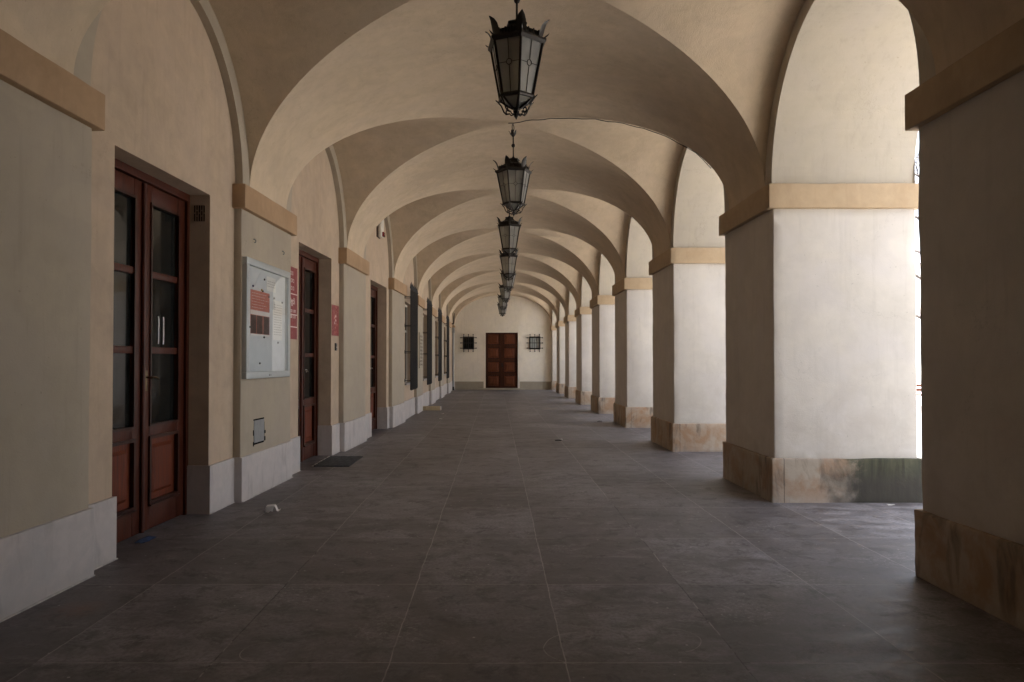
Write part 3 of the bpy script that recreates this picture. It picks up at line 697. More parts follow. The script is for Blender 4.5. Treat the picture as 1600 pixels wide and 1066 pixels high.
# long red sign
t = thing("red_sign", "tall narrow red sign with white lettering beside the second door", "sign", Lx(0.0, 9.50, 1.80))
tl = Lx(0, 9.50, 1.80); sy0, sy1, sz0, sz1 = 9.20, 9.69, 1.80, 2.765
q = MB(Lx); q.box(0.001, 0.006, sy0, sy1, sz0, sz1); q.build("sign_board", 'red', t, tl)
q = MB(Lx)
for z in (2.405, 2.13, 1.965): q.box(0.0062, 0.0070, sy0 + 0.01, sy1 - 0.01, z - 0.008, z + 0.006)
q.box(0.0062, 0.0070, sy1 - 0.01, sy1 - 0.004, sz0 + 0.01, sz1 - 0.01)
q.build("white_rule", 'print_white', t, tl)
def text_mesh(txt, size, fn, name, mat, parent, loc, bold=False):
    cu = bpy.data.curves.new("txt", 'FONT'); cu.body = txt; cu.size = size; cu.extrude = 0.0
    if bold: cu.offset = size * 0.02
    ob = bpy.data.objects.new("txt", cu); sc.collection.objects.link(ob)
    dg = bpy.context.evaluated_depsgraph_get(); me = bpy.data.meshes.new_from_object(ob.evaluated_get(dg))
    L = Vector(loc)
    for v in me.vertices: v.co = Vector(fn(v.co.x, v.co.y)) - L
    me.name = name; me.materials.clear(); me.materials.append(M[mat])
    o = bpy.data.objects.new(name, me); sc.collection.objects.link(o); o.parent = parent
    bpy.data.objects.remove(ob); bpy.data.curves.remove(cu); return o
for txt, y, z, s_ in (("Ogól", sy0 + 0.14, 2.27, 0.12),):
    text_mesh(txt, s_, lambda a, b, y=y, z=z: Lx(0.0075, y + a, z + b), "lettering", 'print_white', t, tl, True)
# illegible small lettering as strokes
q = MB(Lx); random.seed(11)
def glyphs(q, y0, y1, z, h, off, left=0.0):
    y = y0
    while y < y1 - h * 0.5:
        wd = h * random.uniform(0.45, 0.7); k = random.randint(0, 3); s_ = h * 0.17
        q.box(off, off + 0.0006, y, y + s_, z, z + h)
        if k != 0: q.box(off, off + 0.0006, y + s_, y + wd, z + h - s_, z + h)
        if k in (1, 3): q.box(off, off + 0.0006, y + wd - s_, y + wd, z + s_, z + h - s_)
        if k in (2, 3): q.box(off, off + 0.0006, y + s_, y + wd, z, z + s_)
        y += wd + h * 0.22
glyphs(q, sy0 + 0.05, sy0 + 0.33, 2.655, 0.05, 0.0072)
glyphs(q, sy0 + 0.05, sy0 + 0.40, 2.555, 0.05, 0.0072)
glyphs(q, sy0 + 0.10, sy0 + 0.38, 2.455, 0.05, 0.0072)
glyphs(q, sy0 + 0.05, sy0 + 0.44, 2.155, 0.04, 0.0072); glyphs(q, sy0 + 0.14, sy0 + 0.44, 2.08, 0.04, 0.0072)
for z in (1.985, 1.90, 1.845): glyphs(q, sy0 + 0.04, sy0 + 0.2, z, 0.05, 0.0072)
q.build("small_lettering", 'print_white', t, tl)
# small red poster right of door 2
tl = Lx(0, 11.62, 1.92)
t = thing("red_poster", "small red poster with pale swirls right of the second door", "poster", tl)
q = MB(Lx); q.box(0.001, 0.004, 11.42, 11.83, 1.92, 2.42); q.build("poster_sheet", 'red', t, tl)
q = MB(Lx); random.seed(5)
for i in range(46):
    y = 11.60 + random.gauss(0, 0.07); z = 1.95 + random.random() * 0.44; l = random.uniform(0.015, 0.06)
    y = min(max(y, 11.44), 11.79)
    q.add([(0.0044, y, z), (0.0044, y + 0.02, z + 0.004), (0.0044, y + 0.024, z + l * 0.8), (0.0044, y + 0.006, z + l * 0.7)], [(0, 1, 2, 3)])
q.build("pale_print", 'red_pale', t, tl)
q = MB(Lx); random.seed(6)
for i in range(14):
    y = 11.61 + random.gauss(0, 0.03); z = 2.05 + random.random() * 0.22
    q.box(0.0046, 0.0050, y, y + 0.02, z, z + 0.03)
q.build("white_print", 'print_white', t, tl)
# door bell
tl = Lx(0, 11.64, 1.72)
t = thing("door_bell", "tiny dark door bell under the small red poster", "door bell", tl)
q = MB(Lx); q.rbox(-0.005, 0.022, 11.60, 11.68, 1.68, 1.80, 0.006, 1); q.build("bell_plate", 'black', t, tl, smooth=40)
q = MB(Lx); q.rbox(0.022, 0.030, 11.625, 11.655, 1.71, 1.74, 0.003, 1); q.build("bell_button", 'bright_metal', t, tl, smooth=40)
# siren box over the third door
tl = Lx(0, 14.95, 4.12)
t = thing("siren_box", "white alarm siren box with a red lens high above the third door", "alarm siren", tl)
q = MB(Lx); q.rbox(-0.004, 0.02, 14.80, 15.10, 4.11, 4.53, 0.006, 1); q.build("back_plate", 'moulding', t, tl, smooth=40)
q = MB(Lx); q.rbox(0.02, 0.10, 14.82, 15.08, 4.12, 4.52, 0.02, 0.1); q.build("housing", 'white_plastic', t, tl, smooth=40)
q = MB(Lx); q.rbox(0.09, 0.135, 14.90, 15.05, 4.13, 4.23, 0.018, 0.1); q.build("lens", 'red_lens', t, tl, smooth=40)
# air vent in the reveal of door 1
yv = DOORS[0] + DW / 2
tl = Lx(-0.11, yv, 2.9)
t = thing("air_vent", "small slotted air vent in the reveal of the nearest door", "vent", tl)
q = MB(Lx); q.box(-0.165, -0.048, yv - 0.004, yv + 0.002, 2.88, 3.055); q.build("vent_plate", 'wall', t, tl)
q = MB(Lx)
for i in range(5):
    x = -0.155 + i * 0.0235
    for z0, z1 in (((2.89, 2.965), (2.975, 3.045)) if i % 2 == 0 else ((2.89, 2.935), (2.947, 2.99), (3.002, 3.045))):
        q.box(x, x + 0.010, yv - 0.0065, yv - 0.0045, z0, z1)
q.build("slots", 'slot', t, tl)
# stone plaque between the first two grilles
tl = Lx(PIL, 21.35, 1.31)
t = thing("wall_plaque", "weathered stone plaque between the first two window grilles", "plaque", tl)
q = MB(Lx); q.rbox(PIL, PIL + 0.03, 20.85, 21.75, 1.30, 2.36, 0.006, 1); q.build("slab", 'end_plinth', t, tl, smooth=40)
q = MB(Lx); random.seed(2)
for r_ in range(9): glyphs(q, 20.93, 21.66, 2.22 - r_ * 0.105, 0.055, PIL + 0.0305)
q.build("carved_lettering", 'dark_print', t, tl)
# downpipe and bracket in the far corner
tl = (-W(37) + 0.06, 37.2, 0)
t = thing("downpipe", "grey downpipe in the far left corner", "downpipe", tl)
q = MB(); q.tube([(tl[0], 37.2, 0.05), (tl[0], 37.2, 3.05)], 0.05, 12); q.build("pipe", 'steel', t, tl, smooth=40)
q = MB(); q.lathe([(0.06, 0.0), (0.065, 0.02), (0.06, 0.16), (0.05, 0.18)], 12, c=(tl[0], 37.2)); q.build("pipe_foot", 'iron', t, tl, smooth=40)
q = MB(); q.rbox(tl[0] - 0.08, tl[0] + 0.08, 37.1, 37.3, 3.0, 3.28, 0.01, 1); q.build("hopper", 'steel', t, tl, smooth=40)
tl = (-W(36.6) + 0.02, 36.6, 3.45)
q = MB(); x = -W(36.6)
q.tube([(x, 36.6, 3.45), (x + 0.05, 36.6, 3.44), (x + 0.12, 36.6, 3.47), (x + 0.13, 36.6, 3.55), (x + 0.14, 36.6, 3.75), (x + 0.17, 36.6, 4.0)], [0.03, 0.035, 0.035, 0.032, 0.028, 0.012], 8)
tag(q.build("flag_bracket", 'iron', loc=tl, smooth=40), "black curved iron bracket on the wall above the downpipe", "bracket")

# ---------------------------------------------------------------- end wall, its door and windows
EL = (0.3, END, 0)
ew = thing("end_wall", "pale cream wall closing the far end of the arcade", "wall", EL)
DX0, DX1, DZ0, DZ1 = -0.56, 1.17, 0.08, 3.05
wins = [(-1.47, 2.49), (2.07, 2.49)]; ww, wh = 0.30, 0.34
m = MB()
xs = sorted([-3.2, XO, DX0, DX1] + [c + s * ww for c, _ in wins for s in (-1, 1)])
for a, b in zip(xs, xs[1:]):
    mid = (a + b) / 2; holes = []
    if DX0 < mid < DX1: holes = [(0, DZ1)]
    for c, z in wins:
        if abs(mid - c) < ww: holes = [(z - wh, z + wh)]
    z = 0
    for h0, h1 in holes + [(5.6, 5.6)]:
        if h0 > z: m.quad((a, END, z), (b, END, z), (b, END, h0), (a, END, h0))
        if h1 < 5.6:
            d = 0.25 if h0 == 0 else 0.12
            m.quad((a, END, h0), (a, END + d, h0), (a, END + d, h1), (a, END, h1)); m.quad((b, END, h0), (b, END, h1), (b, END + d, h1), (b, END + d, h0))
            m.quad((a, END, h1), (b, END, h1), (b, END + d, h1), (a, END + d, h1)); m.quad((a, END, h0), (a, END + d, h0), (b, END + d, h0), (b, END, h0))
        z = h1
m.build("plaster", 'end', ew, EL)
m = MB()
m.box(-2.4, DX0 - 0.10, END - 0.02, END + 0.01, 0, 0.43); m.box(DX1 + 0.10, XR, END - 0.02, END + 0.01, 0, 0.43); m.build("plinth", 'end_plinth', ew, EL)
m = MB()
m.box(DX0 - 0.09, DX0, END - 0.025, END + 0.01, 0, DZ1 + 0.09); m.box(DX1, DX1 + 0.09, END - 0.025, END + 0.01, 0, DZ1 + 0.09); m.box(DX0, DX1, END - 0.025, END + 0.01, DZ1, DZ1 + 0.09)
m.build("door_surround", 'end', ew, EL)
dl = ((DX0 + DX1) / 2, END + 0.08, DZ0)
t = thing("panelled_double_door", "dark brown panelled double door at the far end of the arcade", "door", dl)
for s in (0, 1):
    x0 = DX0 + 0.01 + s * (DX1 - DX0) / 2; x1 = x0 + (DX1 - DX0) / 2 - 0.02
    q = MB(); q.rbox(x0, x1, END + 0.09, END + 0.13, DZ0, DZ1 - 0.005, 0.004, 2); leaf = q.build("door_leaf", 'wood_far', t, dl, smooth=40)
    H_ = (DZ1 - DZ0) / 4
    for r_ in range(4):
        z0, z1 = DZ0 + r_ * H_ + 0.09, DZ0 + (r_ + 1) * H_ - 0.06; a, b = x0 + 0.10, x1 - 0.10
        q = MB()
        for u in ((a, b, z0, z0 + 0.03), (a, b, z1 - 0.03, z1), (a, a + 0.03, z0 + 0.03, z1 - 0.03), (b - 0.03, b, z0 + 0.03, z1 - 0.03)): q.box(u[0], u[1], END + 0.06, END + 0.091, u[2], u[3])
        q.build("moulding", 'moulding', leaf, dl)
        q = MB(); c1, c2 = 0.09, 0.15
        q.box(a + 0.03, b - 0.03, END + 0.082, END + 0.091, z0 + 0.03, z1 - 0.03)
        q.add([(a + c1, END + 0.082, z0 + c1), (b - c1, END + 0.082, z0 + c1), (b - c1, END + 0.082, z1 - c1), (a + c1, END + 0.082, z1 - c1), (a + c2, END + 0.06, z0 + c2), (b - c2, END + 0.06, z0 + c2), (b - c2, END + 0.06, z1 - c2), (a + c2, END + 0.06, z1 - c2)],
              [(4, 5, 6, 7), (0, 1, 5, 4), (1, 2, 6, 5), (2, 3, 7, 6), (3, 0, 4, 7)])
        q.build("panel", 'wood_far_panel', leaf, dl)
q = MB(); xm = (DX0 + DX1) / 2; q.box(xm - 0.035, xm + 0.035, END + 0.07, END + 0.09, DZ0, DZ1 - 0.01); q.build("astragal", 'wood_far', t, dl)
q = MB(); q.tube([(xm + 0.02, END + 0.07, 1.3), (xm + 0.02, END + 0.03, 1.3), (xm + 0.12, END + 0.03, 1.3)], 0.012, 6); q.box(xm - 0.01, xm + 0.05, END + 0.06, END + 0.07, 1.2, 1.42); q.build("handle", 'iron', t, dl)
q = MB(); q.rbox(-0.98, 1.50, END - 0.45, END - 0.03, -0.02, 0.075, 0.01, 0.3)
tag(q.build("door_step", 'end_plinth', loc=(0.3, END - 0.2, 0), smooth=40), "low stone step in front of the far door", "step")
for i, (cx, cz) in enumerate(wins):
    wl = (cx, END, cz - wh)
    t = thing("small_barred_window", ["small square window with dark pane and iron bars, left of the far door", "small square window with pale pane and iron bars, right of the far door"][i], "window", wl, group="small barred windows beside the far door")
    q = MB(); f = 0.045
    for u in ((-ww, ww, -wh, -wh + f), (-ww, ww, wh - f, wh), (-ww, -ww + f, -wh + f, wh - f), (ww - f, ww, -wh + f, wh - f)): q.box(cx + u[0], cx + u[1], END - 0.03, END + 0.11, cz + u[2], cz + u[3])
    q.build("frame", 'iron', t, wl)
    q = MB(); q.box(cx - ww + f, cx + ww - f, END + 0.07, END + 0.08, cz - wh + f, cz + wh - f); q.build("pane", 'dark_glass' if i == 0 else 'window_glass_pale', t, wl)
    q = MB()
    for k in (-1, 0, 1):
        q.tube([(cx + k * 0.25, END - 0.07, cz - wh - 0.11), (cx + k * 0.25, END - 0.07, cz + wh + 0.11)], 0.018, 6)
        q.tube([(cx - ww - 0.12, END - 0.055, cz + k * 0.28), (cx + ww + 0.12, END - 0.055, cz + k * 0.28)], 0.018, 6)
        for s in (-1, 1):
            q.lathe([(0.005, -0.035), (0.03, -0.012), (0.03, 0.012), (0.005, 0.035)], 8, c=(0, 0)); nn = 32
            q.v[-nn:] = [(a + cx + k * 0.25, b + END - 0.07, c + cz + s * (wh + 0.11)) for a, b, c in q.v[-nn:]]
            q.box(cx + s * (ww + 0.11) - 0.025, cx + s * (ww + 0.11) + 0.025, END - 0.08, END + 0.0, cz + k * 0.28 - 0.028, cz + k * 0.28 + 0.028)
    q.build("grille", 'iron', t, wl)
    q = MB()
    for k in (-0.1, 0.1): q.box(cx + k - 0.008, cx + k + 0.008, END + 0.05, END + 0.069, cz - wh + f, cz + wh - f)
    q.box(cx - ww + f, cx + ww - f, END + 0.051, END + 0.068, cz - 0.008, cz + 0.008); q.build("glazing_bar", 'iron', t, wl)
# wall behind the camera
m = MB(); m.box(-3.6, XO, BACK - 0.3, BACK, 0, 5.6)
tag(m.build("rear_wall", 'wall', loc=(0, BACK, 0)), "cream wall closing the near end of the arcade behind the camera", "wall")
m = MB(); m.box(-9, -3.6, -14, 60, 0, 5.2); m.box(-3.6, XO - 0.02, END + 0.26, 60, -0.1, 5.2)
m.build("house_core", 'outside', lw, LL)

# ---------------------------------------------------------------- lanterns
def make_lantern():
    t = thing("hanging_lantern", "x", "lantern", group="wrought iron lanterns hanging in a row from the vault")
    H6 = [2 * math.pi * k / 6 for k in range(6)]
    rt, rb, zt, zb = 0.25, 0.155, 0.67, 0.19
    P = lambda r_, a, z: (r_ * math.cos(a), r_ * math.sin(a), z)
    m = MB()
    for a in H6:
        m.tube([P(rb, a, zb), P(rt, a, zt)], 0.0115, 6)
        m.tube([P(0.03, a, 0.10), P(0.09, a, 0.135), P(rb, a, zb)], 0.010, 6)
    m.lathe([(rb + 0.012, zb - 0.014), (rb + 0.02, zb), (rb + 0.014, zb + 0.016), (rb - 0.012, zb + 0.016), (rb - 0.012, zb - 0.014), (rb + 0.012, zb - 0.014)], 6, cap=False)
    m.lathe([(rt + 0.005, zt - 0.03), (rt + 0.03, zt - 0.005), (rt + 0.03, zt + 0.012), (rt - 0.02, zt + 0.014), (rt - 0.02, zt - 0.02), (rt + 0.005, zt - 0.03)], 6, cap=False)
    m.build("frame", 'lantern_iron', t)
    m = MB()      # roof: gallery band, ogee, collar
    m.lathe([(rt - 0.02, zt + 0.014), (rt - 0.045, zt + 0.02), (rt - 0.035, zt + 0.06), (rt - 0.015, zt + 0.075), (rt - 0.06, zt + 0.09), (0.12, zt + 0.125), (0.085, zt + 0.165), (0.10, zt + 0.175), (0.095, zt + 0.19), (0.03, zt + 0.20), (0.016, zt + 0.23)], 6)
    for a in H6:          # pierced gallery cresting between the corners
        a2 = a + math.pi / 3
        for k in range(1, 8):
            f = k / 8; x = (rt - 0.018) * (math.cos(a) * (1 - f) + math.cos(a2) * f); y = (rt - 0.018) * (math.sin(a) * (1 - f) + math.sin(a2) * f)
            hh = 0.074 + 0.010 * (k % 2)
            m.tube([(x, y, zt + 0.012), (x, y, zt + hh)], [0.010, 0.007], 5)
    roof = m.build("roof", 'lantern_iron', t)
    for a in H6:
        m = MB()
        def leaf(pts, wd):
            ta = Vector((-math.sin(a), math.cos(a), 0)); vs = []
            for (r_, z), w_ in zip(pts, wd):
                c = Vector(P(r_, a, z)); vs += [tuple(c - ta * w_), tuple(c + Vector(P(0.012 if w_ > 0.004 else 0.002, a, 0))), tuple(c + ta * w_), tuple(c - Vector(P(0.004, a, 0)))]
            n = len(pts); fs = []
            for i in range(n - 1):
                for k in range(4): fs.append((i * 4 + k, i * 4 + (k + 1) % 4, (i + 1) * 4 + (k + 1) % 4, (i + 1) * 4 + k))
            fs += [(0, 3, 2, 1), tuple((n - 1) * 4 + k for k in range(4))]
            m.add(vs, fs)
        leaf([(rt - 0.03, zt + 0.02), (rt - 0.015, zt + 0.07), (rt + 0.0, zt + 0.115), (rt + 0.022, zt + 0.148), (rt + 0.05, zt + 0.17)], [0.036, 0.046, 0.042, 0.028, 0.006])
        leaf([(rt + 0.0, zt + 0.012), (rt + 0.03, zt + 0.03), (rt + 0.055, zt + 0.05)], [0.014, 0.012, 0.002])
        m.build("corner_leaf", 'lantern_iron', t, smooth=50)
    for a in H6:
        a2 = a + math.pi / 3; e = 0.96
        def Q(f, z, k=0.0):
            r_ = rb + (rt - rb) * (z - zb) / (zt - zb) - 0.004
            x = r_ * (math.cos(a) * (1 - f) + math.cos(a2) * f); y = r_ * (math.sin(a) * (1 - f) + math.sin(a2) * f)
            am = (a + a2) / 2; return (x + k * math.cos(am), y + k * math.sin(am), z)
        m = MB(); m.quad(Q(0.03, zb + 0.01), Q(0.97, zb + 0.01), Q(0.97, zt - 0.01), Q(0.03, zt - 0.01))
        pane = m.build("glass_pane", 'lantern_glass', t, smooth='keep')
        m = MB(); zc = zb + (zt - zb) * 0.55; rr = 0.024; hw = None
        m.tube([Q(0.5, zb, 0.003), Q(0.5, zc - rr, 0.003)], 0.0028, 5); m.tube([Q(0.5, zc + rr, 0.003), Q(0.5, zt, 0.003)], 0.0028, 5)
        wid = (Vector(Q(1, zc)) - Vector(Q(0, zc))).length; df = rr / wid
        m.tube([Q(0, zc, 0.003), Q(0.5 - df, zc, 0.003)], 0.0028, 5); m.tube([Q(0.5 + df, zc, 0.003), Q(1, zc, 0.003)], 0.0028, 5)
        m.tube([Q(0.5 + df * math.cos(2 * math.pi * i / 16), zc + rr * math.sin(2 * math.pi * i / 16), 0.003) for i in range(17)], 0.0032, 5, cap=False)
        m.build("leading", 'lantern_iron', pane)
        m = MB(); m.quad(P(0.035, a, 0.105), P(0.035, a2, 0.105), P(rb - 0.004, a2, zb - 0.004), P(rb - 0.004, a, zb - 0.004))
        m.build("lower_pane", 'lantern_glass', t, smooth='keep')
    for a in H6:      # scroll brackets under the glass
        m = MB(); pts = []
        for i in range(15):
            f = i / 14; ang = -2.2 + f * 5.4; rad = 0.026 * (1 - 0.62 * f); pts.append((0.078 + rad * math.cos(ang), 0.085 + rad * math.sin(ang)))
        body = [(rb + 0.045, zb + 0.01), (rb + 0.02, zb - 0.012), (rb - 0.012, zb - 0.05), (rb - 0.035, 0.085), (0.095, 0.058)]
        m.tube([P(r_, a, z) for r_, z in body + pts], [0.004, 0.007] + [0.0065] * (len(body) + len(pts) - 3) + [0.004], 5)
        m.tube([P(r_, a, z) for r_, z in ((0.06, 0.058), (0.05, 0.045), (0.02, 0.05))], 0.006, 5)
        m.build("scroll", 'lantern_iron', t, smooth=60)
    m = MB(); m.lathe([(0.001, 0.0), (0.022, 0.045), (0.028, 0.075), (0.018, 0.085), (0.034, 0.10), (0.03, 0.115)], 8); m.build("finial", 'lantern_iron', t, smooth=40)
    m = MB(); m.tube([(0, 0, 0.12), (0, 0, 0.2)], 0.012, 6); m.lathe([(0.012, 0.2), (0.02, 0.21), (0.02, 0.27), (0.012, 0.275)], 10); m.build("lamp_holder", 'white_plastic', t, smooth=40)
    m = MB(); m.lathe([(0.006, 0.275), (0.03, 0.32), (0.036, 0.36), (0.024, 0.4), (0.004, 0.41)], 12); m.build("bulb", 'curtain', t, smooth=60)
    m = MB(); top = SPR + RISE - 1.5 - 2.15
    m.tube([(0, 0, zt + 0.2), (0, 0, top - 0.10)], 0.0095, 8); rod = m.build("rod", 'lantern_iron', t, smooth=40)
    m = MB(); m.lathe([(0.004, 1.04), (0.022, 1.048), (0.03, 1.07), (0.022, 1.092), (0.004, 1.10)], 12); m.build("ball", 'lantern_iron', rod, smooth=50)
    m = MB(); z0 = top - 0.19
    m.lathe([(0.01, z0 - 0.02), (0.03, z0), (0.024, z0 + 0.03), (0.012, z0 + 0.05)], 10)
    for k in range(6):
        a = H6[k]; ta = Vector((-math.sin(a), math.cos(a), 0)); vs = []
        for (r_, z, w_) in ((0.012, z0 - 0.01, 0.014), (0.04, z0 + 0.02, 0.02), (0.055, z0 + 0.055, 0.014), (0.075, z0 + 0.07, 0.002)):
            c = Vector(P(r_, a, z)); vs += [tuple(c - ta * w_), tuple(c + ta * w_)]
        m.add(vs, [(0, 1, 3, 2), (2, 3, 5, 4), (4, 5, 7, 6)])
    m.build("petal_crown", 'lantern_iron', rod)
    m = MB(); m.tube([(0.04 * math.cos(2 * math.pi * i / 18), 0, top - 0.075 + 0.055 * math.sin(2 * math.pi * i / 18)) for i in range(19)], 0.006, 6, cap=False)
    m.tube([(0, 0, top - 0.03), (0, 0, top + 0.02)], 0.006, 6); m.build("hanging_ring", 'lantern_iron', rod, smooth=60)
    return t
lan = make_lantern()
LX = [0.18, 0.265, 0.28, 0.344, 0.40, 0.373, 0.316, 0.326]
LROT = [97, 68, 30, 90, 75, 80, 84, 72]
ORD = ["nearest and largest hanging lantern, its rod cut by the top of the photo",
       "second hanging lantern from the camera, its rod and petal crown in full view",
       "third hanging lantern from the camera, a flat pane facing the viewer",
       "fourth hanging lantern from the camera",
       "fifth hanging lantern from the camera, mostly hidden by the fourth",
       "sixth hanging lantern from the camera", "seventh hanging lantern from the camera",
       "farthest hanging lantern, smallest of the row, over the far door"]
for i in range(8):
    a0, a1 = BAY[i + 1]; t = lan if i == 0 else copy_tree(lan)
    t.location = (LX[i], (a0 + a1) / 2, EYE + 2.15 + (0.0 if i < 4 else 0.12)); t.rotation_euler = (R((0.3, -0.6, 0.5, -0.4, 0.6, -0.5, 0.4, 0.3)[i]), R((-0.5, 0.4, -0.3, 0.6, -0.5, 0.3, -0.4, 0.2)[i]), R(LROT[i])); t['label'] = ORD[i]
    if i >= 4: t.scale = (1, 1, 0.92)

# cable stapled along the vault from the second lantern
a0, a1 = BAY[2]; yc = (a0 + a1) / 2; b = HB + SW; pts = []
for i in range(31):
    f = i / 30 * 0.93; y = yc - b * f; xl = -W(y) + PIL; x = xl + (f + 1) / 2 * (XR - xl)
    z = SPR + RISE * math.sqrt(1 - f * f) - 0.012 - 0.012 * abs(math.sin(i * 0.9))
    pts.append((x, y - 0.01 + 0.01 * math.sin(i * 1.3), z))
q = MB(); q.tube(pts, 0.006, 6)
tag(q.build("cable", 'black', loc=pts[0], smooth=60), "thin dark cable stapled along the vault rib from the second lantern", "cable")

# ---------------------------------------------------------------- things on the floor
q = MB(); random.seed(9); nx_, ny_ = 24, 18; cx, cy = -2.27, 10.6
x0 = -2.60
vs = [(x0 + 0.50 * i / nx_, 10.17 + 1.03 * j / ny_, 0.014 + 0.003 * math.sin(i * 1.1) * math.cos(j * 0.9)) for j in range(ny_ + 1) for i in range(nx_ + 1)]
q.add(vs, [(j * (nx_ + 1) + i, j * (nx_ + 1) + i + 1, (j + 1) * (nx_ + 1) + i + 1, (j + 1) * (nx_ + 1) + i) for j in range(ny_) for i in range(nx_)])
q.box(x0 - 0.005, x0 + 0.505, 10.165, 11.205, 0.0, 0.009)
t = thing("doormat", "dark rubber doormat in front of the second door", "doormat", (x0 + 0.25, 10.68, 0))
q.build("mat_sheet", 'mat', t, (x0 + 0.25, 10.68, 0))
q = MB()
q.box(x0 - 0.03, x0 - 0.008, 10.16, 11.21, 0, 0.012); q.build("metal_edge", 'bright_metal', t, (x0 + 0.25, 10.68, 0))
# crumpled white paper cup holder
def crumple(name, label, cat, x, y, lx, ly, h, mat, seed, fold=True, group=None):
    random.seed(seed); q = MB(); n = 7
    from mathutils import noise as nz
    def S(u, v):
        z = h * (0.55 + 0.45 * math.sin(u * 3.4 + seed) * math.cos(v * 2.2 + seed * 2)) * (1 - 0.6 * abs(v - 0.5)) + h * 0.25 * nz.noise(Vector((u * 3, v * 3, seed)))
        return (x + (u - 0.5) * lx + 0.1 * lx * nz.noise(Vector((v * 4, seed, u))), y + (v - 0.5) * ly, max(0.003, z))
    for side, dz in ((0, 0.0), (1, -0.0025)):
        vs = [(p[0], p[1], max(0.001, p[2] + dz)) for p in (S(i / n, j / n) for j in range(n + 1) for i in range(n + 1))]
        fs = [(j * (n + 1) + i, j * (n + 1) + i + 1, (j + 1) * (n + 1) + i + 1, (j + 1) * (n + 1) + i) for j in range(n) for i in range(n)]
        q.add(vs, fs)
    return tag(q.build(name, mat, loc=(x, y, 0), smooth='keep'), label, cat, group)
# folded white carton: an open C shaped flap
cx, cy = -0.3118 * 7.15, 7.10
t = thing("crumpled_carton", "crumpled white paper carton lying on the floor near the first door", "litter", (cx, cy, 0), R(8))
prof = [(-0.060, 0.0), (-0.066, 0.03), (-0.055, 0.060), (0.0, 0.066), (0.028, 0.064), (0.040, 0.048), (0.048, 0.022), (0.062, 0.012), (0.080, 0.022)]
q = MB()
vs = []
for s, (dy) in enumerate((-0.035, 0.035)):
    for x_, z_ in prof: vs.append((x_, dy + 0.004 * math.sin(x_ * 90), z_ + (0.006 if s else 0)))
n = len(prof); q.add(vs, [(i, i + 1, n + i + 1, n + i) for i in range(n - 1)])
q.add([(-0.066, -0.036, 0.03), (-0.055, -0.036, 0.06), (0.0, -0.036, 0.066), (0.022, -0.036, 0.064), (0.01, -0.050, 0.012), (-0.005, -0.05, 0.022), (-0.03, -0.05, 0.004), (-0.052, -0.048, 0.012)], [(0, 1, 2, 3, 4, 5, 6, 7)])
q.build("carton_sheet", 'paper', t, smooth='keep')
# blue rag at door 1
crumple("blue_rag", "crumpled blue rag at the foot of the nearest door", "rag", -W(6.05) - 0.06, 5.98, 0.08, 0.22, 0.02, 'rag', 4)
# timber plank by the wall
tl = (-2.02, 21.9, 0)
t = thing("timber_offcut", "short pale timber beam lying by the left wall", "timber", tl, R(2))
q = MB(); q.rbox(-0.32, 0.30, -0.09, 0.09, 0.0, 0.12, 0.008, 0.2, 0.002); q.build("beam", 'plank', t, smooth=40)
q = MB(); q.rbox(0.299, 0.335, -0.078, 0.078, 0.002, 0.115, 0.008, 0.2); q.build("white_end", 'plank_end', t, smooth=40)
crumple("paper_scrap", "small white paper scrap beside the timber, farther one", "litter", -83 * 20.4 / 1110, 20.4, 0.07, 0.06, 0.02, 'paper', 1, group="white scraps by the timber")
crumple("paper_scrap", "small white paper scrap beside the timber, nearer one", "litter", -86 * 18.6 / 1110, 18.6, 0.07, 0.06, 0.02, 'paper', 2, group="white scraps by the timber")
tl = (98 * 13.5 / 1110, 13.5, 0)
t = thing("dark_litter", "small flat black wrapper with a white end on the open floor", "litter", tl)
q = MB(); q.rbox(-0.075, 0.05, -0.03, 0.03, 0.0, 0.018, 0.006, 0.05, 0.004); q.build("wrapper", 'black', t, smooth=40)
q = MB(); q.rbox(0.035, 0.07, -0.02, 0.02, 0.012, 0.03, 0.005, 0.05, 0.003); q.build("white_tip", 'paper', t, smooth=40)
crumple("dark_leaf", "dry dark leaf on the floor left of the fourth pier", "leaf", 162 * 17.6 / 1110, 17.6, 0.12, 0.09, 0.04, 'black', 6)
crumple("litter_scrap", "tiny pale scrap at the foot of the algae stained pier", "litter", (1390 - 775) * 7.45 / 1110, 7.45, 0.07, 0.04, 0.012, 'paper', 8)

# ---------------------------------------------------------------- outside, seen through the gap
def facade(loc, w_, d_, h_, name, label, storeys, n, rz=0):
    t = thing(name, label, "building", loc, rz)
    q = MB(); q.box(0, d_, -w_ / 2, w_ / 2, 0, h_); q.build("wall", 'facade', t)
    q = MB(); q.add([(-0.4, -w_ / 2 - 0.4, h_), (-0.4, w_ / 2 + 0.4, h_), (d_ / 2, w_ / 2, h_ + 2.6), (d_ / 2, -w_ / 2, h_ + 2.6), (d_ + 0.4, -w_ / 2 - 0.4, h_), (d_ + 0.4, w_ / 2 + 0.4, h_)],
                   [(0, 1, 2, 3), (3, 2, 5, 4), (0, 3, 4), (1, 5, 2), (0, 4, 5, 1)]); q.build("roof", 'roof_tile', t)
    sh = h_ / storeys
    for s in range(storeys):
        for k in range(n):
            y = -w_ / 2 + (k + 0.5) * w_ / n
            q = MB(); q.box(-0.04, 0.02, y - 0.62, y + 0.62, s * sh + 0.85, s * sh + sh - 0.55); f = q.build("window", 'white_plastic', t)
            q = MB(); q.box(-0.055, -0.042, y - 0.54, y - 0.04, s * sh + 0.93, s * sh + sh - 0.63); q.box(-0.055, -0.042, y + 0.04, y + 0.54, s * sh + 0.93, s * sh + sh - 0.63); q.build("pane", 'window_glass_pale', f)
    return t
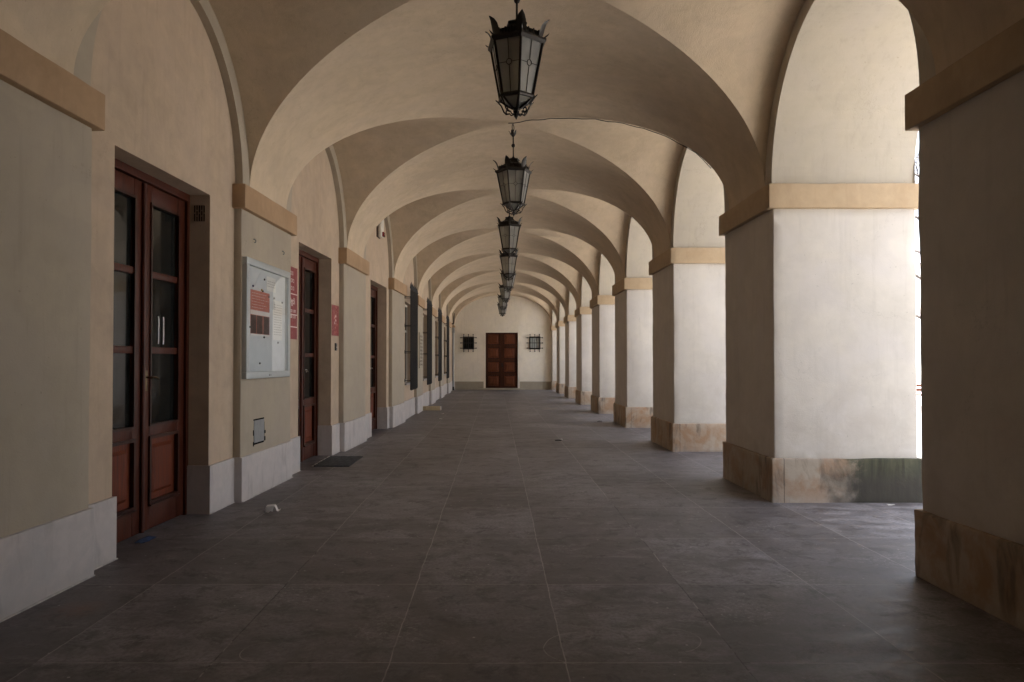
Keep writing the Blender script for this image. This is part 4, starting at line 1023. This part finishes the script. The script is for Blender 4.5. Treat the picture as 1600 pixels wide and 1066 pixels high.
facade((32, 46, -0.15), 40, 10, 9.0, "opposite_building", "pale building across the square, seen through the gap between two piers", 3, 9)
facade((40, 8, -0.15), 32, 10, 5.5, "opposite_building", "low pale building added across the square, unseen behind the nearest pier", 2, 7)  # unseen, added to bounce light into the arcade, kept low for more sky
facade((42, -30, -0.15), 34, 10, 5.8, "opposite_building", "pale unseen building added across the square, outside the photo to the right", 2, 7)  # also unseen; extends the row for bounced light, height lowered to open the sky
def bare_tree(x, y, h, seed, label):
    random.seed(seed)
    t = thing("bare_tree", label, "tree", (x, y, -0.16), group="bare trees on the square")
    tr, br = MB(), MB()
    tr.tube([(0, 0, 0), (0.05, 0.03, h * 0.2), (0.0, 0.08, h * 0.4), (0.08, 0.02, h * 0.62), (0.05, 0.0, h * 0.85)], [0.2, 0.16, 0.13, 0.08, 0.03], 8)
    def grow(p, d, l, r_, dep):
        mid = p + d * l * 0.5 + Vector((random.uniform(-1, 1), random.uniform(-1, 1), random.uniform(-0.3, 0.6))) * l * 0.1
        e = p + d * l; (br).tube([tuple(p), tuple(mid), tuple(e)], [r_, r_ * 0.75, r_ * 0.5], 4, cap=False)
        if dep == 0: return
        for _ in range(4):
            f = random.uniform(0.35, 1.0); q_ = p + d * l * f
            nd = (d + Vector((random.uniform(-1, 1), random.uniform(-1, 1), random.uniform(-0.5, 0.8))) * 0.8).normalized()
            grow(q_, nd, l * random.uniform(0.45, 0.7), r_ * 0.55, dep - 1)
    for i in range(14):
        a = i * 2.4; z = h * (0.28 + 0.6 * i / 14)
        grow(Vector((0.04, 0.03, z)), Vector((math.cos(a), math.sin(a), 0.55)).normalized(), h * 0.26 * (1.15 - i / 18), 0.05, 3)
    tr.build("trunk", 'bark', t, smooth=50); br.build("crown", 'twig', t)
bare_tree(13.4, 21.5, 8.5, 3, "bare tree outside, its twigs showing between the two nearest piers")
# low dark planter wall and a bench like bollard rail on the square
tl = (15.3, 26.0, -0.16)
t = thing("street_bench", "dark bench on the bright square beyond the piers", "bench", tl, R(10))
for z, x in ((0.45, -0.15), (0.45, 0.0), (0.45, 0.15), (0.62, 0.24), (0.78, 0.27)):
    q = MB(); q.rbox(x - 0.06 if z < 0.5 else x - 0.015, x + 0.06 if z < 0.5 else x + 0.015, -0.9, 0.9, z - 0.02 if z < 0.5 else z - 0.05, z + 0.02 if z < 0.5 else z + 0.05, 0.006, 1); q.build("slat", 'wood', t, smooth=40)
for y in (-0.7, 0.7):
    q = MB(); q.box(-0.2, -0.16, y - 0.03, y + 0.03, 0, 0.43); q.box(0.16, 0.2, y - 0.03, y + 0.03, 0, 0.43); q.tube([(0.2, y, 0.4), (0.3, y, 0.86)], 0.02, 6); q.build("leg", 'iron', t)
